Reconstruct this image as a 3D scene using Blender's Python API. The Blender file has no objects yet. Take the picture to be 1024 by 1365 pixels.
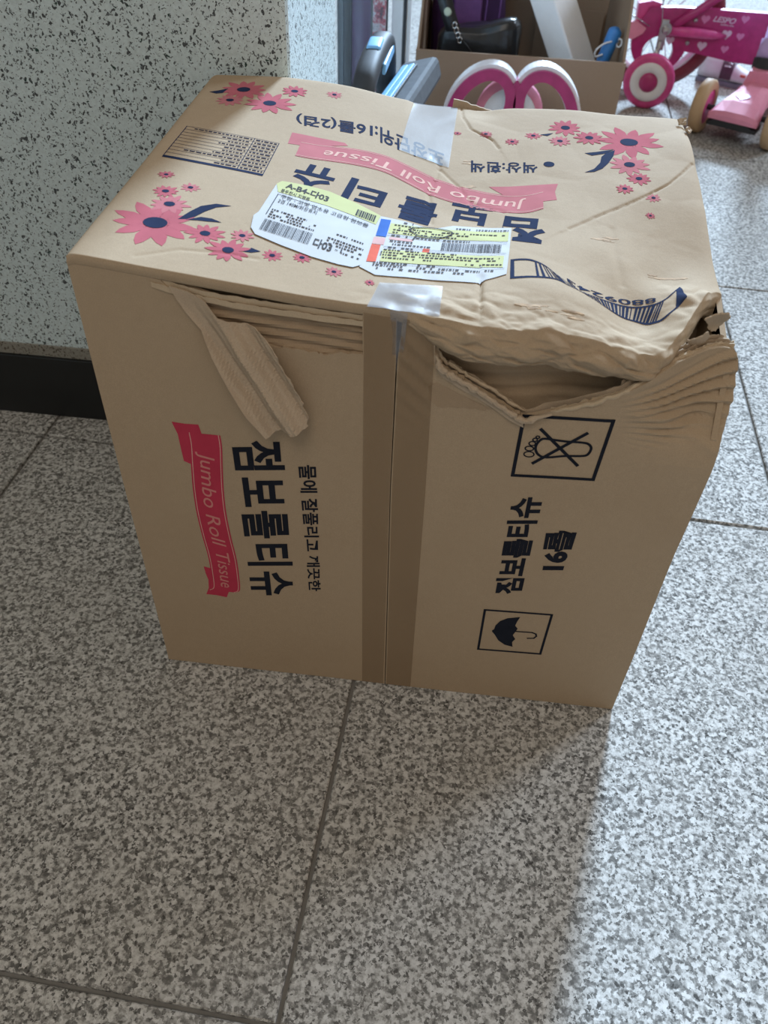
import bpy, bmesh, math, random
import numpy as np
from mathutils import Vector, Matrix, noise

random.seed(7)
SC = bpy.context.scene
COL = SC.collection
PI = math.pi

# ------------------------------------------------------------------ camera
def camera():
    yaw, pitch, roll = math.radians(-4.679), math.radians(44.14), math.radians(2.525)
    f = Vector((math.sin(yaw)*math.cos(pitch), math.cos(yaw)*math.cos(pitch), -math.sin(pitch)))
    r = Vector((math.cos(yaw), -math.sin(yaw), 0)); u = r.cross(f)
    r2 = math.cos(roll)*r + math.sin(roll)*u
    u2 = -math.sin(roll)*r + math.cos(roll)*u
    c = bpy.data.cameras.new('camera'); o = bpy.data.objects.new('camera', c); COL.objects.link(o)
    o.matrix_world = Matrix(((r2.x, u2.x, -f.x, .2425), (r2.y, u2.y, -f.y, -.4523), (r2.z, u2.z, -f.z, .6713), (0, 0, 0, 1)))
    c.sensor_fit = 'VERTICAL'; c.sensor_height = 36; c.sensor_width = 36
    c.lens = 1091.66/1365*36
    c.clip_start = .01
    c.dof.use_dof = True; c.dof.focus_distance = .68; c.dof.aperture_fstop = 11
    SC.camera = o
camera()

# ------------------------------------------------------------------ light
SC.view_settings.view_transform = 'Standard'
SC.view_settings.look = 'None'
SC.view_settings.exposure = 0.0
SC.view_settings.gamma = 1.0
SC.view_settings.use_curve_mapping = False
wd = bpy.data.worlds.new('world'); SC.world = wd; wd.use_nodes = True
bg = wd.node_tree.nodes['Background']
bg.inputs[0].default_value = (.50, .425, .345, 1); bg.inputs[1].default_value = .59

def area(name, loc, target, sx, sy, power, col):
    l = bpy.data.lights.new(name, 'AREA'); l.shape = 'RECTANGLE'; l.size = sx; l.size_y = sy
    l.energy = power; l.color = col
    o = bpy.data.objects.new(name, l); COL.objects.link(o); o.location = loc
    o.rotation_euler = (Vector(target)-Vector(loc)).to_track_quat('-Z', 'Y').to_euler()
    return o
def sun(name, az, alt, ang, strength, col):          # azimuth from +y towards +x, degrees
    l = bpy.data.lights.new(name, 'SUN'); l.energy = strength; l.angle = math.radians(ang); l.color = col
    o = bpy.data.objects.new(name, l); COL.objects.link(o)
    a, e = math.radians(az), math.radians(alt)
    o.rotation_euler = Vector((-math.sin(a)*math.cos(e), -math.cos(a)*math.cos(e), -math.sin(e))).to_track_quat('-Z', 'Y').to_euler()
sun('daylight_sun', 11.0, 27, 8, 9.2, (.565, .77, 1.0))
area('ceiling_lamp', (.1, -1.3, 2.35), (.2, -.1, .2), .9, .9, 13, (1.0, .90, .78))
area('daylight_side_window', (3.6, 3.0, 3.0), (.2, .3, .3), 1.0, 1.4, 105, (.68, .83, 1.0))

# ------------------------------------------------------------------ helpers
def link(name, me, mat, parent=None, smooth=False):
    o = bpy.data.objects.new(name, me); COL.objects.link(o)
    if mat: me.materials.append(mat)
    if smooth: me.polygons.foreach_set('use_smooth', [True]*len(me.polygons))
    if parent: o.parent = parent
    return o
def mesh(name, V, F, mat, parent=None, smooth=False):
    me = bpy.data.meshes.new(name); me.from_pydata([tuple(map(float, v)) for v in V], [], F); me.validate(); me.update()
    return link(name, me, mat, parent, smooth)
def frombm(name, bm, mat, parent=None, smooth=False):
    me = bpy.data.meshes.new(name); bmesh.ops.recalc_face_normals(bm, faces=bm.faces[:]); bm.to_mesh(me); bm.free()
    return link(name, me, mat, parent, smooth)
def tag(o, label, cat=None, group=None, kind=None):
    o['label'] = label
    if cat: o['category'] = cat
    if group: o['group'] = group
    if kind: o['kind'] = kind
    return o
def empty(name, loc, label, cat, rz=0):
    o = bpy.data.objects.new(name, None); COL.objects.link(o); o.location = loc; o.rotation_euler = (0, 0, rz)
    return tag(o, label, cat)
def local(o, parent):
    """keep world placement while parenting"""
    o.parent = parent
    bpy.context.view_layer.update()
    o.matrix_parent_inverse = parent.matrix_world.inverted()
    return o

def ss(a, b, x):
    t = np.clip((np.asarray(x, float)-a)/(b-a), 0, 1); return t*t*(3-2*t)
def catmull(P, n):
    P = np.asarray(P, float); Q = np.vstack([2*P[0]-P[1], P, 2*P[-1]-P[-2]]); m = len(P)-1; R = []
    for t in np.linspace(0, m, n):
        i = min(int(t), m-1); s = t-i; a, b, c, d = Q[i:i+4]
        R.append(.5*(2*b+(c-a)*s+(2*a-5*b+4*c-d)*s*s+(3*b-a-3*c+d)*s**3))
    return np.array(R)

def box(bm, c, s, rot=None, bev=0, seg=2):
    r = bmesh.ops.create_cube(bm, size=1)
    vs = r['verts']
    bmesh.ops.scale(bm, vec=s, verts=vs)
    if bev:
        es = list({e for v in vs for e in v.link_edges})
        q = bmesh.ops.bevel(bm, geom=es, offset=bev, segments=seg, affect='EDGES', profile=.5)
        vs = list({v for f in q['faces'] for v in f.verts} | {v for v in vs if v.is_valid})
    if rot is not None: bmesh.ops.rotate(bm, cent=(0, 0, 0), matrix=rot, verts=vs)
    bmesh.ops.translate(bm, vec=c, verts=vs)
    return vs
def tube(bm, pts, r, n=10, closed=False):
    P = [Vector(p) for p in pts]; R = r if hasattr(r, '__len__') else [r]*len(P)
    rings = []; up = Vector((.13, .31, .94)).normalized()
    for i, p in enumerate(P):
        if closed: t = P[(i+1) % len(P)]-P[i-1]
        else: t = P[min(i+1, len(P)-1)]-P[max(i-1, 0)]
        t.normalize()
        a = t.cross(up)
        if a.length < .05: a = t.cross(Vector((1, 0, 0)))
        a.normalize(); b = t.cross(a)
        rings.append([bm.verts.new(p+(a*math.cos(k*2*PI/n)+b*math.sin(k*2*PI/n))*R[i]) for k in range(n)])
    m = len(P)
    for i in range(m if closed else m-1):
        A, B = rings[i], rings[(i+1) % m]
        for k in range(n): bm.faces.new((A[k], A[(k+1) % n], B[(k+1) % n], B[k]))
    if not closed:
        bm.faces.new(rings[0][::-1]); bm.faces.new(rings[-1])
def lathe(bm, prof, M=Matrix(), n=32):
    """prof: (radius, height) rings turned round local z, closed at the axis"""
    rings = []
    for r, h in prof:
        if r < 1e-6: rings.append([bm.verts.new(M @ Vector((0, 0, h)))])
        else: rings.append([bm.verts.new(M @ Vector((r*math.cos(k*2*PI/n), r*math.sin(k*2*PI/n), h))) for k in range(n)])
    for A, B in zip(rings, rings[1:]):
        for k in range(n):
            j = (k+1) % n
            if len(A) == 1 and len(B) == 1: continue
            if len(A) == 1: bm.faces.new((A[0], B[k], B[j]))
            elif len(B) == 1: bm.faces.new((A[k], A[j], B[0]))
            else: bm.faces.new((A[k], A[j], B[j], B[k]))
def prism(bm, poly, y0, y1, ax='y'):
    """2D outline (x,z) extruded from y0 to y1"""
    mk = (lambda a, b, t: (a, t, b)) if ax == 'y' else ((lambda a, b, t: (t, a, b)) if ax == 'x' else (lambda a, b, t: (a, b, t)))
    A = [bm.verts.new(mk(a, b, y0)) for a, b in poly]; B = [bm.verts.new(mk(a, b, y1)) for a, b in poly]
    f = bm.faces.new(A); g = bm.faces.new(B[::-1]); n = len(poly)
    for i in range(n): bm.faces.new((A[i], B[i], B[(i+1) % n], A[(i+1) % n]))
    bmesh.ops.triangulate(bm, faces=[f, g])
def prism_hole(bm, outer, hole, y0, y1):
    from mathutils.geometry import tessellate_polygon
    L = [Vector((a, b, 0)) for a, b in outer]; K = [Vector((a, b, 0)) for a, b in hole]
    T = tessellate_polygon([L, K]); P = L+K
    A = [bm.verts.new((p.x, y0, p.y)) for p in P]; B = [bm.verts.new((p.x, y1, p.y)) for p in P]
    for t in T: bm.faces.new([A[i] for i in t]); bm.faces.new([B[i] for i in t[::-1]])
    n, m = len(L), len(K)
    for o, c in ((0, n), (n, m)):
        for i in range(c): bm.faces.new((A[o+i], B[o+i], B[o+(i+1) % c], A[o+(i+1) % c]))
def bmnew(): return bmesh.new()
def part(name, mat, parent, fn, smooth=False):
    bm = bmnew(); fn(bm); return frombm(name, bm, mat, parent, smooth)

# ------------------------------------------------------------------ materials
def nt(name):
    m = bpy.data.materials.new(name); m.use_nodes = True
    return m, m.node_tree, m.node_tree.nodes['Principled BSDF']
def nd(t, typ, **kw):
    n = t.nodes.new(typ)
    for k, v in kw.items():
        if k.startswith('i_'): n.inputs[k[2:].replace('_', ' ')].default_value = v
        else: setattr(n, k, v)
    return n
def mixc(t, fac, a, b, typ='MIX'):
    n = t.nodes.new('ShaderNodeMix'); n.data_type = 'RGBA'; n.blend_type = typ
    for s, v in ((0, fac), (6, a), (7, b)):
        if hasattr(v, 'is_linked') or hasattr(v, 'node'): t.links.new(v, n.inputs[s])
        else: n.inputs[s].default_value = v if s == 0 else (*v, 1)
    return n.outputs[2]
def ramp(t, src, stops, interp='LINEAR'):
    n = t.nodes.new('ShaderNodeValToRGB'); n.color_ramp.interpolation = interp
    e = n.color_ramp.elements
    while len(e) < len(stops): e.new(.5)
    for x, (p, c) in zip(e, stops): x.position = p; x.color = (*c, 1) if hasattr(c, '__len__') else (c, c, c, 1)
    t.links.new(src, n.inputs[0]); return n.outputs[0]
def pos(t): return nd(t, 'ShaderNodeNewGeometry').outputs['Position']
def noi(t, vec, scale, detail=2, rough=.5, out=0, dist=0):
    n = nd(t, 'ShaderNodeTexNoise'); n.inputs['Scale'].default_value = scale; n.inputs['Detail'].default_value = detail
    n.inputs['Roughness'].default_value = rough; n.inputs['Distortion'].default_value = dist
    t.links.new(vec, n.inputs['Vector']); return n.outputs[out]
def bump(t, b, h, strength, dist):
    n = nd(t, 'ShaderNodeBump'); n.inputs['Strength'].default_value = strength; n.inputs['Distance'].default_value = dist
    t.links.new(h, n.inputs['Height']); t.links.new(n.outputs[0], b.inputs['Normal'])
def plain(name, col, rough=.5, metal=0, var=.12, scale=60, spec=.5, bmp=0):
    m, t, b = nt(name); p = pos(t)
    n = noi(t, p, scale, 3)
    c = ramp(t, n, [(.3, tuple(x*(1-var) for x in col)), (.7, tuple(min(1, x*(1+var)) for x in col))])
    t.links.new(c, b.inputs['Base Color'])
    b.inputs['Roughness'].default_value = rough; b.inputs['Metallic'].default_value = metal
    b.inputs['Specular IOR Level'].default_value = spec
    if bmp: bump(t, b, n, bmp, .002)
    return m
def kraft(name, col, stain=.10):
    m, t, b = nt(name); p = pos(t)
    fine = noi(t, p, 1400, 2, .7); mid = noi(t, p, 160, 4, .6); big = noi(t, p, 14, 4, .6)
    c = ramp(t, fine, [(.25, tuple(x*.86 for x in col)), (.75, tuple(min(1, x*1.10) for x in col))])
    c = mixc(t, ramp(t, mid, [(.4, 0.), (.8, .35)]), c, tuple(x*.86 for x in col))
    c = mixc(t, ramp(t, big, [(.5, 0.), (.8, stain*3)]), c, (col[0]*.80, col[1]*.76, col[2]*.72))
    t.links.new(c, b.inputs['Base Color']); b.inputs['Roughness'].default_value = .82; b.inputs['Specular IOR Level'].default_value = .12
    bump(t, b, mid, .12, .0015)
    return m
def granite():
    m, t, b = nt('granite_tile'); p = pos(t)
    w = nd(t, 'ShaderNodeVectorMath', operation='MULTIPLY_ADD'); t.links.new(noi(t, p, 400, 2, .6, 1), w.inputs[0]); w.inputs[1].default_value = (.0045,)*3; t.links.new(p, w.inputs[2])
    v = nd(t, 'ShaderNodeTexVoronoi'); v.inputs['Scale'].default_value = 350; t.links.new(w.outputs[0], v.inputs['Vector'])
    sep = nd(t, 'ShaderNodeSeparateColor'); t.links.new(v.outputs['Color'], sep.inputs[0])
    n1 = noi(t, p, 190, 4, .65)
    ad = nd(t, 'ShaderNodeMath', operation='MULTIPLY_ADD'); t.links.new(sep.outputs[0], ad.inputs[0]); ad.inputs[1].default_value = .38; t.links.new(n1, ad.inputs[2])
    c = ramp(t, ad.outputs[0], [(.46, (.12, .116, .11)), (.56, (.19, .183, .172)), (.645, (.30, .29, .272)), (.74, (.46, .447, .425)), (.92, (.60, .587, .565))])
    v2 = nd(t, 'ShaderNodeTexVoronoi'); v2.inputs['Scale'].default_value = 480; t.links.new(w.outputs[0], v2.inputs['Vector'])
    s2 = nd(t, 'ShaderNodeSeparateColor'); t.links.new(v2.outputs['Color'], s2.inputs[0])
    c = mixc(t, ramp(t, s2.outputs[1], [(.90, 0.), (.94, .85)]), c, (.05, .047, .044))
    big = noi(t, p, 9, 3)
    c = mixc(t, ramp(t, big, [(.4, 0.), (.75, .22)]), c, (.30, .28, .25))
    t.links.new(c, b.inputs['Base Color']); b.inputs['Roughness'].default_value = .7; b.inputs['Specular IOR Level'].default_value = .05
    return m
def terrazzo(name, base, fleck):
    m, t, b = nt(name); p = pos(t)
    w = nd(t, 'ShaderNodeVectorMath', operation='MULTIPLY_ADD'); t.links.new(noi(t, p, 190, 2, .6, 1), w.inputs[0]); w.inputs[1].default_value = (.009,)*3; t.links.new(p, w.inputs[2])
    def fl(scale, thr, sq):
        mp = nd(t, 'ShaderNodeMapping'); mp.inputs['Scale'].default_value = sq; t.links.new(w.outputs[0], mp.inputs[0])
        v = nd(t, 'ShaderNodeTexVoronoi'); v.inputs['Scale'].default_value = scale; t.links.new(mp.outputs[0], v.inputs['Vector'])
        s = nd(t, 'ShaderNodeSeparateColor'); t.links.new(v.outputs['Color'], s.inputs[0])
        q = nd(t, 'ShaderNodeMath', operation='MULTIPLY'); t.links.new(s.outputs[1], q.inputs[0]); q.inputs[1].default_value = thr
        d = nd(t, 'ShaderNodeMath', operation='SUBTRACT'); t.links.new(q.outputs[0], d.inputs[0]); t.links.new(v.outputs['Distance'], d.inputs[1])
        g = nd(t, 'ShaderNodeMath', operation='MULTIPLY'); t.links.new(d.outputs[0], g.inputs[0]); g.inputs[1].default_value = 14; g.use_clamp = True
        return g.outputs[0]
    mott = noi(t, p, 260, 3, .6)
    c = ramp(t, mott, [(.35, tuple(x*.90 for x in base)), (.65, tuple(x*1.06 for x in base))])
    c = mixc(t, fl(200, .43, (1.35, 1, .75)), c, fleck)
    c = mixc(t, fl(270, .40, (1.2, 1, .8)), c, tuple(x*1.3 for x in fleck))
    c = mixc(t, fl(340, .42, (.75, 1, 1.35)), c, tuple(x*1.8 for x in fleck))
    c = mixc(t, fl(120, .20, (1, 1, 1)), c, (.02, .05, .042))
    t.links.new(c, b.inputs['Base Color']); b.inputs['Roughness'].default_value = .7; b.inputs['Specular IOR Level'].default_value = .3
    bump(t, b, mott, .25, .002)
    return m
def film(name, col, alpha, rough):
    m, t, b = nt(name); p = pos(t)
    n = noi(t, p, 45, 4, .6)
    c = ramp(t, n, [(.3, tuple(x*.9 for x in col)), (.7, col)]); t.links.new(c, b.inputs['Base Color'])
    b.inputs['Roughness'].default_value = rough; b.inputs['Alpha'].default_value = alpha; b.inputs['Specular IOR Level'].default_value = .12
    bump(t, b, n, .06, .003)
    return m

KR = (.41, .306, .204)
M = dict(
    kraft=kraft('kraft_board', KR), inner=kraft('kraft_inner_liner', (.46, .355, .255)), medium=kraft('kraft_fluting', (.36, .26, .17)),
    edge=kraft('kraft_cut_edge', (.50, .39, .27)), carton=kraft('brown_carton', (.30, .21, .145)),
    granite=granite(), grout=plain('grout', (.19, .18, .165), .9),
    wall=terrazzo('flecked_wall_finish', (.60, .70, .73), (.07, .08, .086)), skirt=plain('black_stone', (.010, .011, .012), .35, scale=20),
    speck=terrazzo('brown_flecked_mortar', (.26, .25, .22), (.07, .055, .04)),
    navy=plain('navy_ink', (.022, .031, .068), .92, spec=.04), black=plain('black_ink', (.016, .018, .026), .92, spec=.04),
    pink=plain('pink_ink', (.43, .12, .145), .92, var=.06, spec=.04), rose=plain('pale_pink_ink', (.46, .165, .18), .92, var=.06, spec=.04), red=plain('crimson_ink', (.46, .045, .08), .92, var=.06, spec=.04),
    palepink=plain('pale_lettering', (.66, .42, .36), .92, var=.05, spec=.04),
    tape=film('tan_packing_tape', (.30, .20, .115), .42, .28), clear=film('clear_packing_tape', (.34, .36, .40), .40, .35),
    white=plain('white_label_paper', (.53, .54, .56), .9, var=.03, spec=.04), yellow=plain('yellow_label_print', (.52, .53, .28), .9, var=.03, spec=.04),
    blue=plain('blue_label_print', (.06, .15, .45), .9, spec=.04), orange=plain('red_label_print', (.62, .14, .10), .9, spec=.04), peach=plain('pink_label_print', (.60, .38, .37), .9, spec=.04),
    mark=plain('thermal_print', (.08, .08, .088), .92, spec=.03), smudge=plain('grey_scuff', (.22, .18, .14), .85),
    mag=plain('magenta_paint', (.40, .030, .155), .35), maglt=plain('bright_pink_plastic', (.62, .07, .26), .35), ltpink=plain('light_pink_plastic', (.72, .27, .38), .6, spec=.25, var=.05), lilac=plain('lilac_plastic', (.50, .36, .62), .4, var=.05),
    wplas=plain('white_plastic', (.78, .79, .82), .4, var=.03), tan=plain('tan_rubber', (.50, .33, .185), .6, var=.05), rub=plain('black_rubber', (.018, .018, .02), .6),
    tyre=plain('dark_red_rubber', (.17, .022, .035), .6), steel=plain('dull_steel', (.45, .45, .46), .35, metal=.9), dgrey=plain('dark_grey_plastic', (.045, .047, .052), .6, spec=.2), grey=plain('mid_grey_plastic', (.10, .107, .118), .75, spec=.12),
    sky=plain('light_blue_plastic', (.20, .47, .78), .4, var=.06), bluep=plain('blue_plastic', (.04, .20, .52), .4, var=.05), purple=plain('purple_fabric', (.075, .028, .11), .7, bmp=.4, scale=40), purplelt=plain('light_purple_fabric', (.22, .095, .30), .6),
    leather=plain('black_leather', (.014, .015, .017), .32, scale=120, bmp=.3), foam=plain('white_foam', (.90, .91, .93), .7, var=.02), shoe=plain('white_shoe_leather', (.70, .71, .75), .5, var=.04), shoegr=plain('grey_sole', (.20, .23, .28), .6),
    strap=plain('plum_strap', (.10, .055, .085), .6), heart=plain('pale_heart_print', (.66, .50, .62), .5, var=.03), heartpk=plain('pink_heart_print', (.62, .22, .42), .5, var=.03),
    poster=None, postw=plain('white_metal', (.62, .63, .65), .4, var=.03), mint=plain('pale_green_snap', (.42, .50, .40), .4), clasp=plain('bright_clasp', (.8, .8, .8), .15, metal=1.0))
def poster():
    m, t, b = nt('mottled_print'); p = pos(t)
    n = noi(t, p, 70, 4, .7); c = ramp(t, n, [(.35, (.03, .03, .06)), (.46, (.45, .06, .10)), (.55, (.55, .50, .52)), (.68, (.10, .09, .16))])
    t.links.new(c, b.inputs['Base Color']); b.inputs['Roughness'].default_value = .25; return m
M['poster'] = poster()
m_, t_, b_ = nt('clear_plastic_sheet'); b_.inputs['Base Color'].default_value = (.55, .58, .62, 1); b_.inputs['Alpha'].default_value = .22; b_.inputs['Roughness'].default_value = .12
n_ = noi(t_, pos(t_), 12, 2); bump(t_, b_, n_, .2, .01); M['sheet'] = m_

# ------------------------------------------------------------------ setting: floor of separate granite tiles, wall end, skirting
def setting():
    ty = math.radians(-2.666); pu, pv = .4566, .5907; u0, v0 = .1831, -.2882
    fl = mesh('floor', [(-4, -3, -.012), (5, -3, -.012), (5, 6, -.012), (-4, 6, -.012), (-4, -3, -.004), (5, -3, -.004), (5, 6, -.004), (-4, 6, -.004)],
              [(0, 3, 2, 1), (4, 5, 6, 7), (0, 1, 5, 4), (1, 2, 6, 5), (2, 3, 7, 6), (3, 0, 4, 7)], M['grout'])
    tag(fl, 'grey speckled granite tile floor with dark joints', None, None, 'structure')
    g = .0038; b = .0012; w, d = pu-g, pv-g
    V = []
    for (z, k) in ((-.004, 0), (-b, 0), (0, b)):
        V += [(-w/2+k, -d/2+k, z), (w/2-k, -d/2+k, z), (w/2-k, d/2-k, z), (-w/2+k, d/2-k, z)]
    F = [(8, 9, 10, 11)] + [(a+i, a+(i+1) % 4, a+4+(i+1) % 4, a+4+i) for a in (0, 4) for i in range(4)]
    me = bpy.data.meshes.new('floor_tile'); me.from_pydata(V, [], F); me.materials.append(M['granite'])
    c, s = math.cos(ty), math.sin(ty)
    for i in range(-6, 6):
        for j in range(-3, 9):
            u, v = u0+(i+.5)*pu, v0+(j+.5)*pv
            x, y = u*c-v*s, u*s+v*c
            if not (-2.3 < x < 2.9 and -1.6 < y < 4.9): continue
            o = bpy.data.objects.new('floor_tile', me); COL.objects.link(o); o.parent = fl
            o.location = (x, y, 0); o.rotation_euler = (0, 0, ty)
    def wl(bm): box(bm, (-1.215, .501, 1.3), (2.57, .28, 2.6), bev=.006)
    tag(part('wall_back', M['wall'], None, wl), 'grey flecked wall ending in a corner beside the cardboard box', None, None, 'structure')
    def wr(bm): box(bm, (-.93, -1.05, 1.3), (.14, 2.81, 2.6), bev=.006)  # unseen wall, added to block ambient light from the left
    tag(part('shading_wall_left', M['wall'], None, wr), 'grey flecked wall out of view, added to darken the left floor', None, None, 'structure')
    def bb(bm): box(bm, (-1.2155, .358, .045), (2.569, .006, .09), bev=.0012)
    tag(part('baseboard_back', M['skirt'], None, bb), 'black stone skirting along the flecked wall', None, None, 'structure')
    def tr(bm): box(bm, (-1.2155, .3598, .098), (2.569, .0024, .016), bev=.0008)
    tag(part('trim_1', M['speck'], None, tr), 'thin brown speckled mortar line above the black skirting', None, None, 'structure')
setting()
# ------------------------------------------------------------------ print layout of the carton (metres; top in x,y and front in x,z)
FLOWERS=[[0.0391,0.0554,0.031],[0.0401,0.0841,0.0147],[0.0318,0.1025,0.0098],[0.0243,0.1286,0.0063],[0.0465,0.1138,0.0075],[0.0736,0.0522,0.0133],[0.0929,0.0364,0.0146],[0.0974,0.0572,0.0084],[0.1214,0.0393,0.0074],[0.1404,0.043,0.0066],[0.1632,0.0327,0.0061],[0.1873,0.0273,0.0037],[0.0385,0.3123,0.0227],[0.0326,0.286,0.0131],[0.0673,0.287,0.0217],[0.0833,0.3179,0.0122],[0.1181,0.3237,0.0076],[0.2312,0.2891,0.0039],[0.2787,0.2809,0.0064],[0.2558,0.2921,0.0064],[0.2966,0.2938,0.0074],[0.3246,0.3116,0.015],[0.3192,0.286,0.0096],[0.3443,0.2939,0.0134],[0.3778,0.2902,0.029],[0.3748,0.2486,0.0171],[0.3806,0.2265,0.0101],[0.3681,0.2088,0.0077],[0.3899,0.1999,0.0064],[0.3859,0.1768,0.0041]]
LEAVES=[[[0.0516,0.0649],[0.0562,0.0781],[0.061,0.0883],[0.0701,0.095],[0.081,0.0953],[0.0715,0.0896],[0.0659,0.0815],[0.0611,0.0715],[0.0571,0.0668]],[[0.0567,0.0657],[0.0652,0.0729],[0.0727,0.0732],[0.0803,0.0701],[0.071,0.0684],[0.0637,0.0675]],[[0.1022,0.0379],[0.1066,0.0442],[0.1133,0.0417],[0.1079,0.0384]],[[0.0101,0.3018],[0.018,0.3073],[0.0245,0.3129],[0.0224,0.3014],[0.0172,0.2988]],[[0.3392,0.2664],[0.3494,0.2689],[0.3645,0.2752],[0.355,0.266],[0.3452,0.2623]],[[0.3648,0.274],[0.3629,0.2633],[0.3578,0.2497],[0.3525,0.2401],[0.3456,0.2344],[0.3377,0.2326],[0.3459,0.2395],[0.3512,0.25],[0.3528,0.2604],[0.3571,0.2679]],[[0.3024,0.2966],[0.3139,0.301],[0.3088,0.2945]]]
TABLE=[[0.012,0.1581],[0.0908,0.1499],[0.0912,0.2115],[0.0128,0.2218]]
TQ={"포장단위:":[[0.222,0.25],[0.1601,0.2799],[0.1639,0.2494],[0.2237,0.2243]],"16롤(2겹)":[[0.1579,0.282],[0.0929,0.2743],[0.097,0.2524],[0.1615,0.2528]],"색상:흰색":[[0.3001,0.2471],[0.2451,0.2416],[0.246,0.2228],[0.3,0.2292]]}
DOT=[0.3093,0.244]
TITLE={"점":[0.2885,0.1346,0.0313],"보":[0.2485,0.1543,0.031],"롤":[0.209,0.1456,0.029],"티":[0.168,0.1543,0.03],"슈":[0.1271,0.1632,0.0304]}
RIBBON=[[0.1072,0.2079],[0.1206,0.2075],[0.1346,0.2093],[0.1551,0.2118],[0.1765,0.2107],[0.1953,0.2019],[0.214,0.1917],[0.2335,0.1846],[0.2544,0.1791],[0.2751,0.1768],[0.2919,0.1781],[0.3037,0.1843]]
RIBHALF=[0.0145,0.0136]
RIBTAILS=[[[0.0967,0.2358],[0.1198,0.2339],[0.1409,0.2331],[0.1442,0.2286],[0.1089,0.2141],[0.1044,0.2144],[0.0974,0.2139],[0.097,0.2247]],[[0.2612,0.2018],[0.2761,0.2046],[0.2964,0.2085],[0.3159,0.2119],[0.3132,0.1984],[0.3143,0.1853],[0.3017,0.1805],[0.2745,0.1895]]]
BAR_U=[[0.2789,0.0861],[0.2867,0.089],[0.294,0.0891],[0.3029,0.0833],[0.3129,0.0699],[0.3247,0.0588],[0.3398,0.0588],[0.3555,0.0626],[0.3706,0.0663],[0.3831,0.0701],[0.3917,0.0788],[0.3991,0.0908]]
BAR_L=[[0.2786,0.0583],[0.2872,0.0608],[0.2943,0.0627],[0.3087,0.0646],[0.3182,0.0605],[0.3295,0.0563],[0.3428,0.0519],[0.3546,0.0491],[0.3667,0.0512],[0.3759,0.0497],[0.3851,0.0525],[0.4005,0.0716]]
LABEL_A=[[0.0985,0.0862],[0.1007,0.0928],[0.1037,0.1399],[0.1065,0.1457],[0.1115,0.1458],[0.1257,0.1454],[0.143,0.143],[0.164,0.134],[0.1827,0.1219],[0.1812,0.0813],[0.179,0.0465],[0.1742,0.0418],[0.1642,0.0422],[0.1461,0.0456],[0.1247,0.0529],[0.1051,0.0614],[0.1005,0.0693]]
LABEL_B=[[0.1827,0.1219],[0.2015,0.1225],[0.2211,0.1187],[0.2371,0.1303],[0.2565,0.1337],[0.2797,0.1375],[0.278,0.0984],[0.2761,0.0637],[0.2587,0.0499],[0.2338,0.045],[0.2092,0.041],[0.1897,0.0374],[0.1783,0.0443],[0.1812,0.0813]]
LA=[[0.1023,0.0646],[0.1793,0.0446],[0.1833,0.1222],[0.1066,0.1451]]
LB=[[0.1815,0.0395],[0.2756,0.0586],[0.2797,0.1375],[0.1834,0.121]]
TAPE_F=[[0.1937,0.0289],[0.2343,0.038],[0.2346,0.0015],[0.1894,-0.0025]]
TAPE_B=[[0.1882,0.3525],[0.2285,0.3513],[0.2275,0.2242],[0.185,0.2402]]
CREASE=[[[0.3217,0.142],[0.3496,0.1711],[0.3801,0.1978],[0.4042,0.2215],[0.4163,0.2396],[0.4264,0.2574]],[[0.2316,0.3547],[0.2341,0.3264],[0.2421,0.3005],[0.2618,0.2825],[0.2678,0.2672]],[[0.3547,0.1514],[0.355,0.1168],[0.3583,0.084]],[[0.2595,0.0584],[0.2594,0.0351],[0.2606,0.0191]],[[0.2136,0.2422],[0.2203,0.2253],[0.2183,0.2027],[0.2148,0.1797],[0.2203,0.1293]],[[0.2207,0.2199],[0.2363,0.1977],[0.248,0.1728],[0.2736,0.1632]],[[0.0402,0.0107],[0.0633,0.0271],[0.0907,0.0316],[0.1135,0.0325]]]
F_RIB=[[0.071,0.2916],[0.0711,0.28],[0.0694,0.2597],[0.0676,0.2341],[0.0672,0.2095],[0.0685,0.1837],[0.0705,0.1592],[0.0707,0.1384],[0.0698,0.1193],[0.0656,0.1145]]
F_RIBHALF=0.0123
F_RIBTAILS=[[[0.0483,0.3003],[0.0581,0.2995],[0.068,0.2998],[0.0697,0.2896],[0.0645,0.2792],[0.0581,0.2603],[0.0522,0.2632],[0.0516,0.2756],[0.0512,0.2892]],[[0.0528,0.1448],[0.0594,0.1432],[0.0592,0.1258],[0.061,0.1179],[0.0725,0.117],[0.069,0.1066],[0.0599,0.108],[0.0506,0.1078],[0.0539,0.1167],[0.0549,0.1278],[0.0535,0.1357]]]
FQ={"점보롤티슈":[[0.0901,0.2872],[0.0922,0.1133],[0.1311,0.1197],[0.1297,0.2931]],"물에 잘풀리고 깨끗한":[[0.1399,0.2708],[0.1434,0.1272],[0.1539,0.1289],[0.1539,0.2726]],"점보롤티슈 ":[[0.3232,0.1527],[0.3227,0.2624],[0.2998,0.2592],[0.3002,0.1489]],"16롤":[[0.3524,0.1871],[0.3537,0.2319],[0.3307,0.2286],[0.3325,0.184]]}
FOOTBOX=[[0.2978,0.3348],[0.3572,0.3369],[0.3547,0.2839],[0.2975,0.2809]]
TOES=[[0.3061,0.3017,0.0035,0.0024],[0.3056,0.3069,0.0029,0.002],[0.3069,0.3115,0.0022,0.0018],[0.3083,0.315,0.0015,0.0014],[0.3098,0.3175,0.0012,0.001]]
SOLE=[[0.3158,0.3168],[0.3286,0.316],[0.3398,0.3163],[0.3449,0.3155],[0.3475,0.3119],[0.3463,0.3064],[0.3422,0.3044],[0.331,0.303],[0.3186,0.3003],[0.3128,0.302],[0.3099,0.3069],[0.3102,0.3119],[0.3128,0.3161]]
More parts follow.
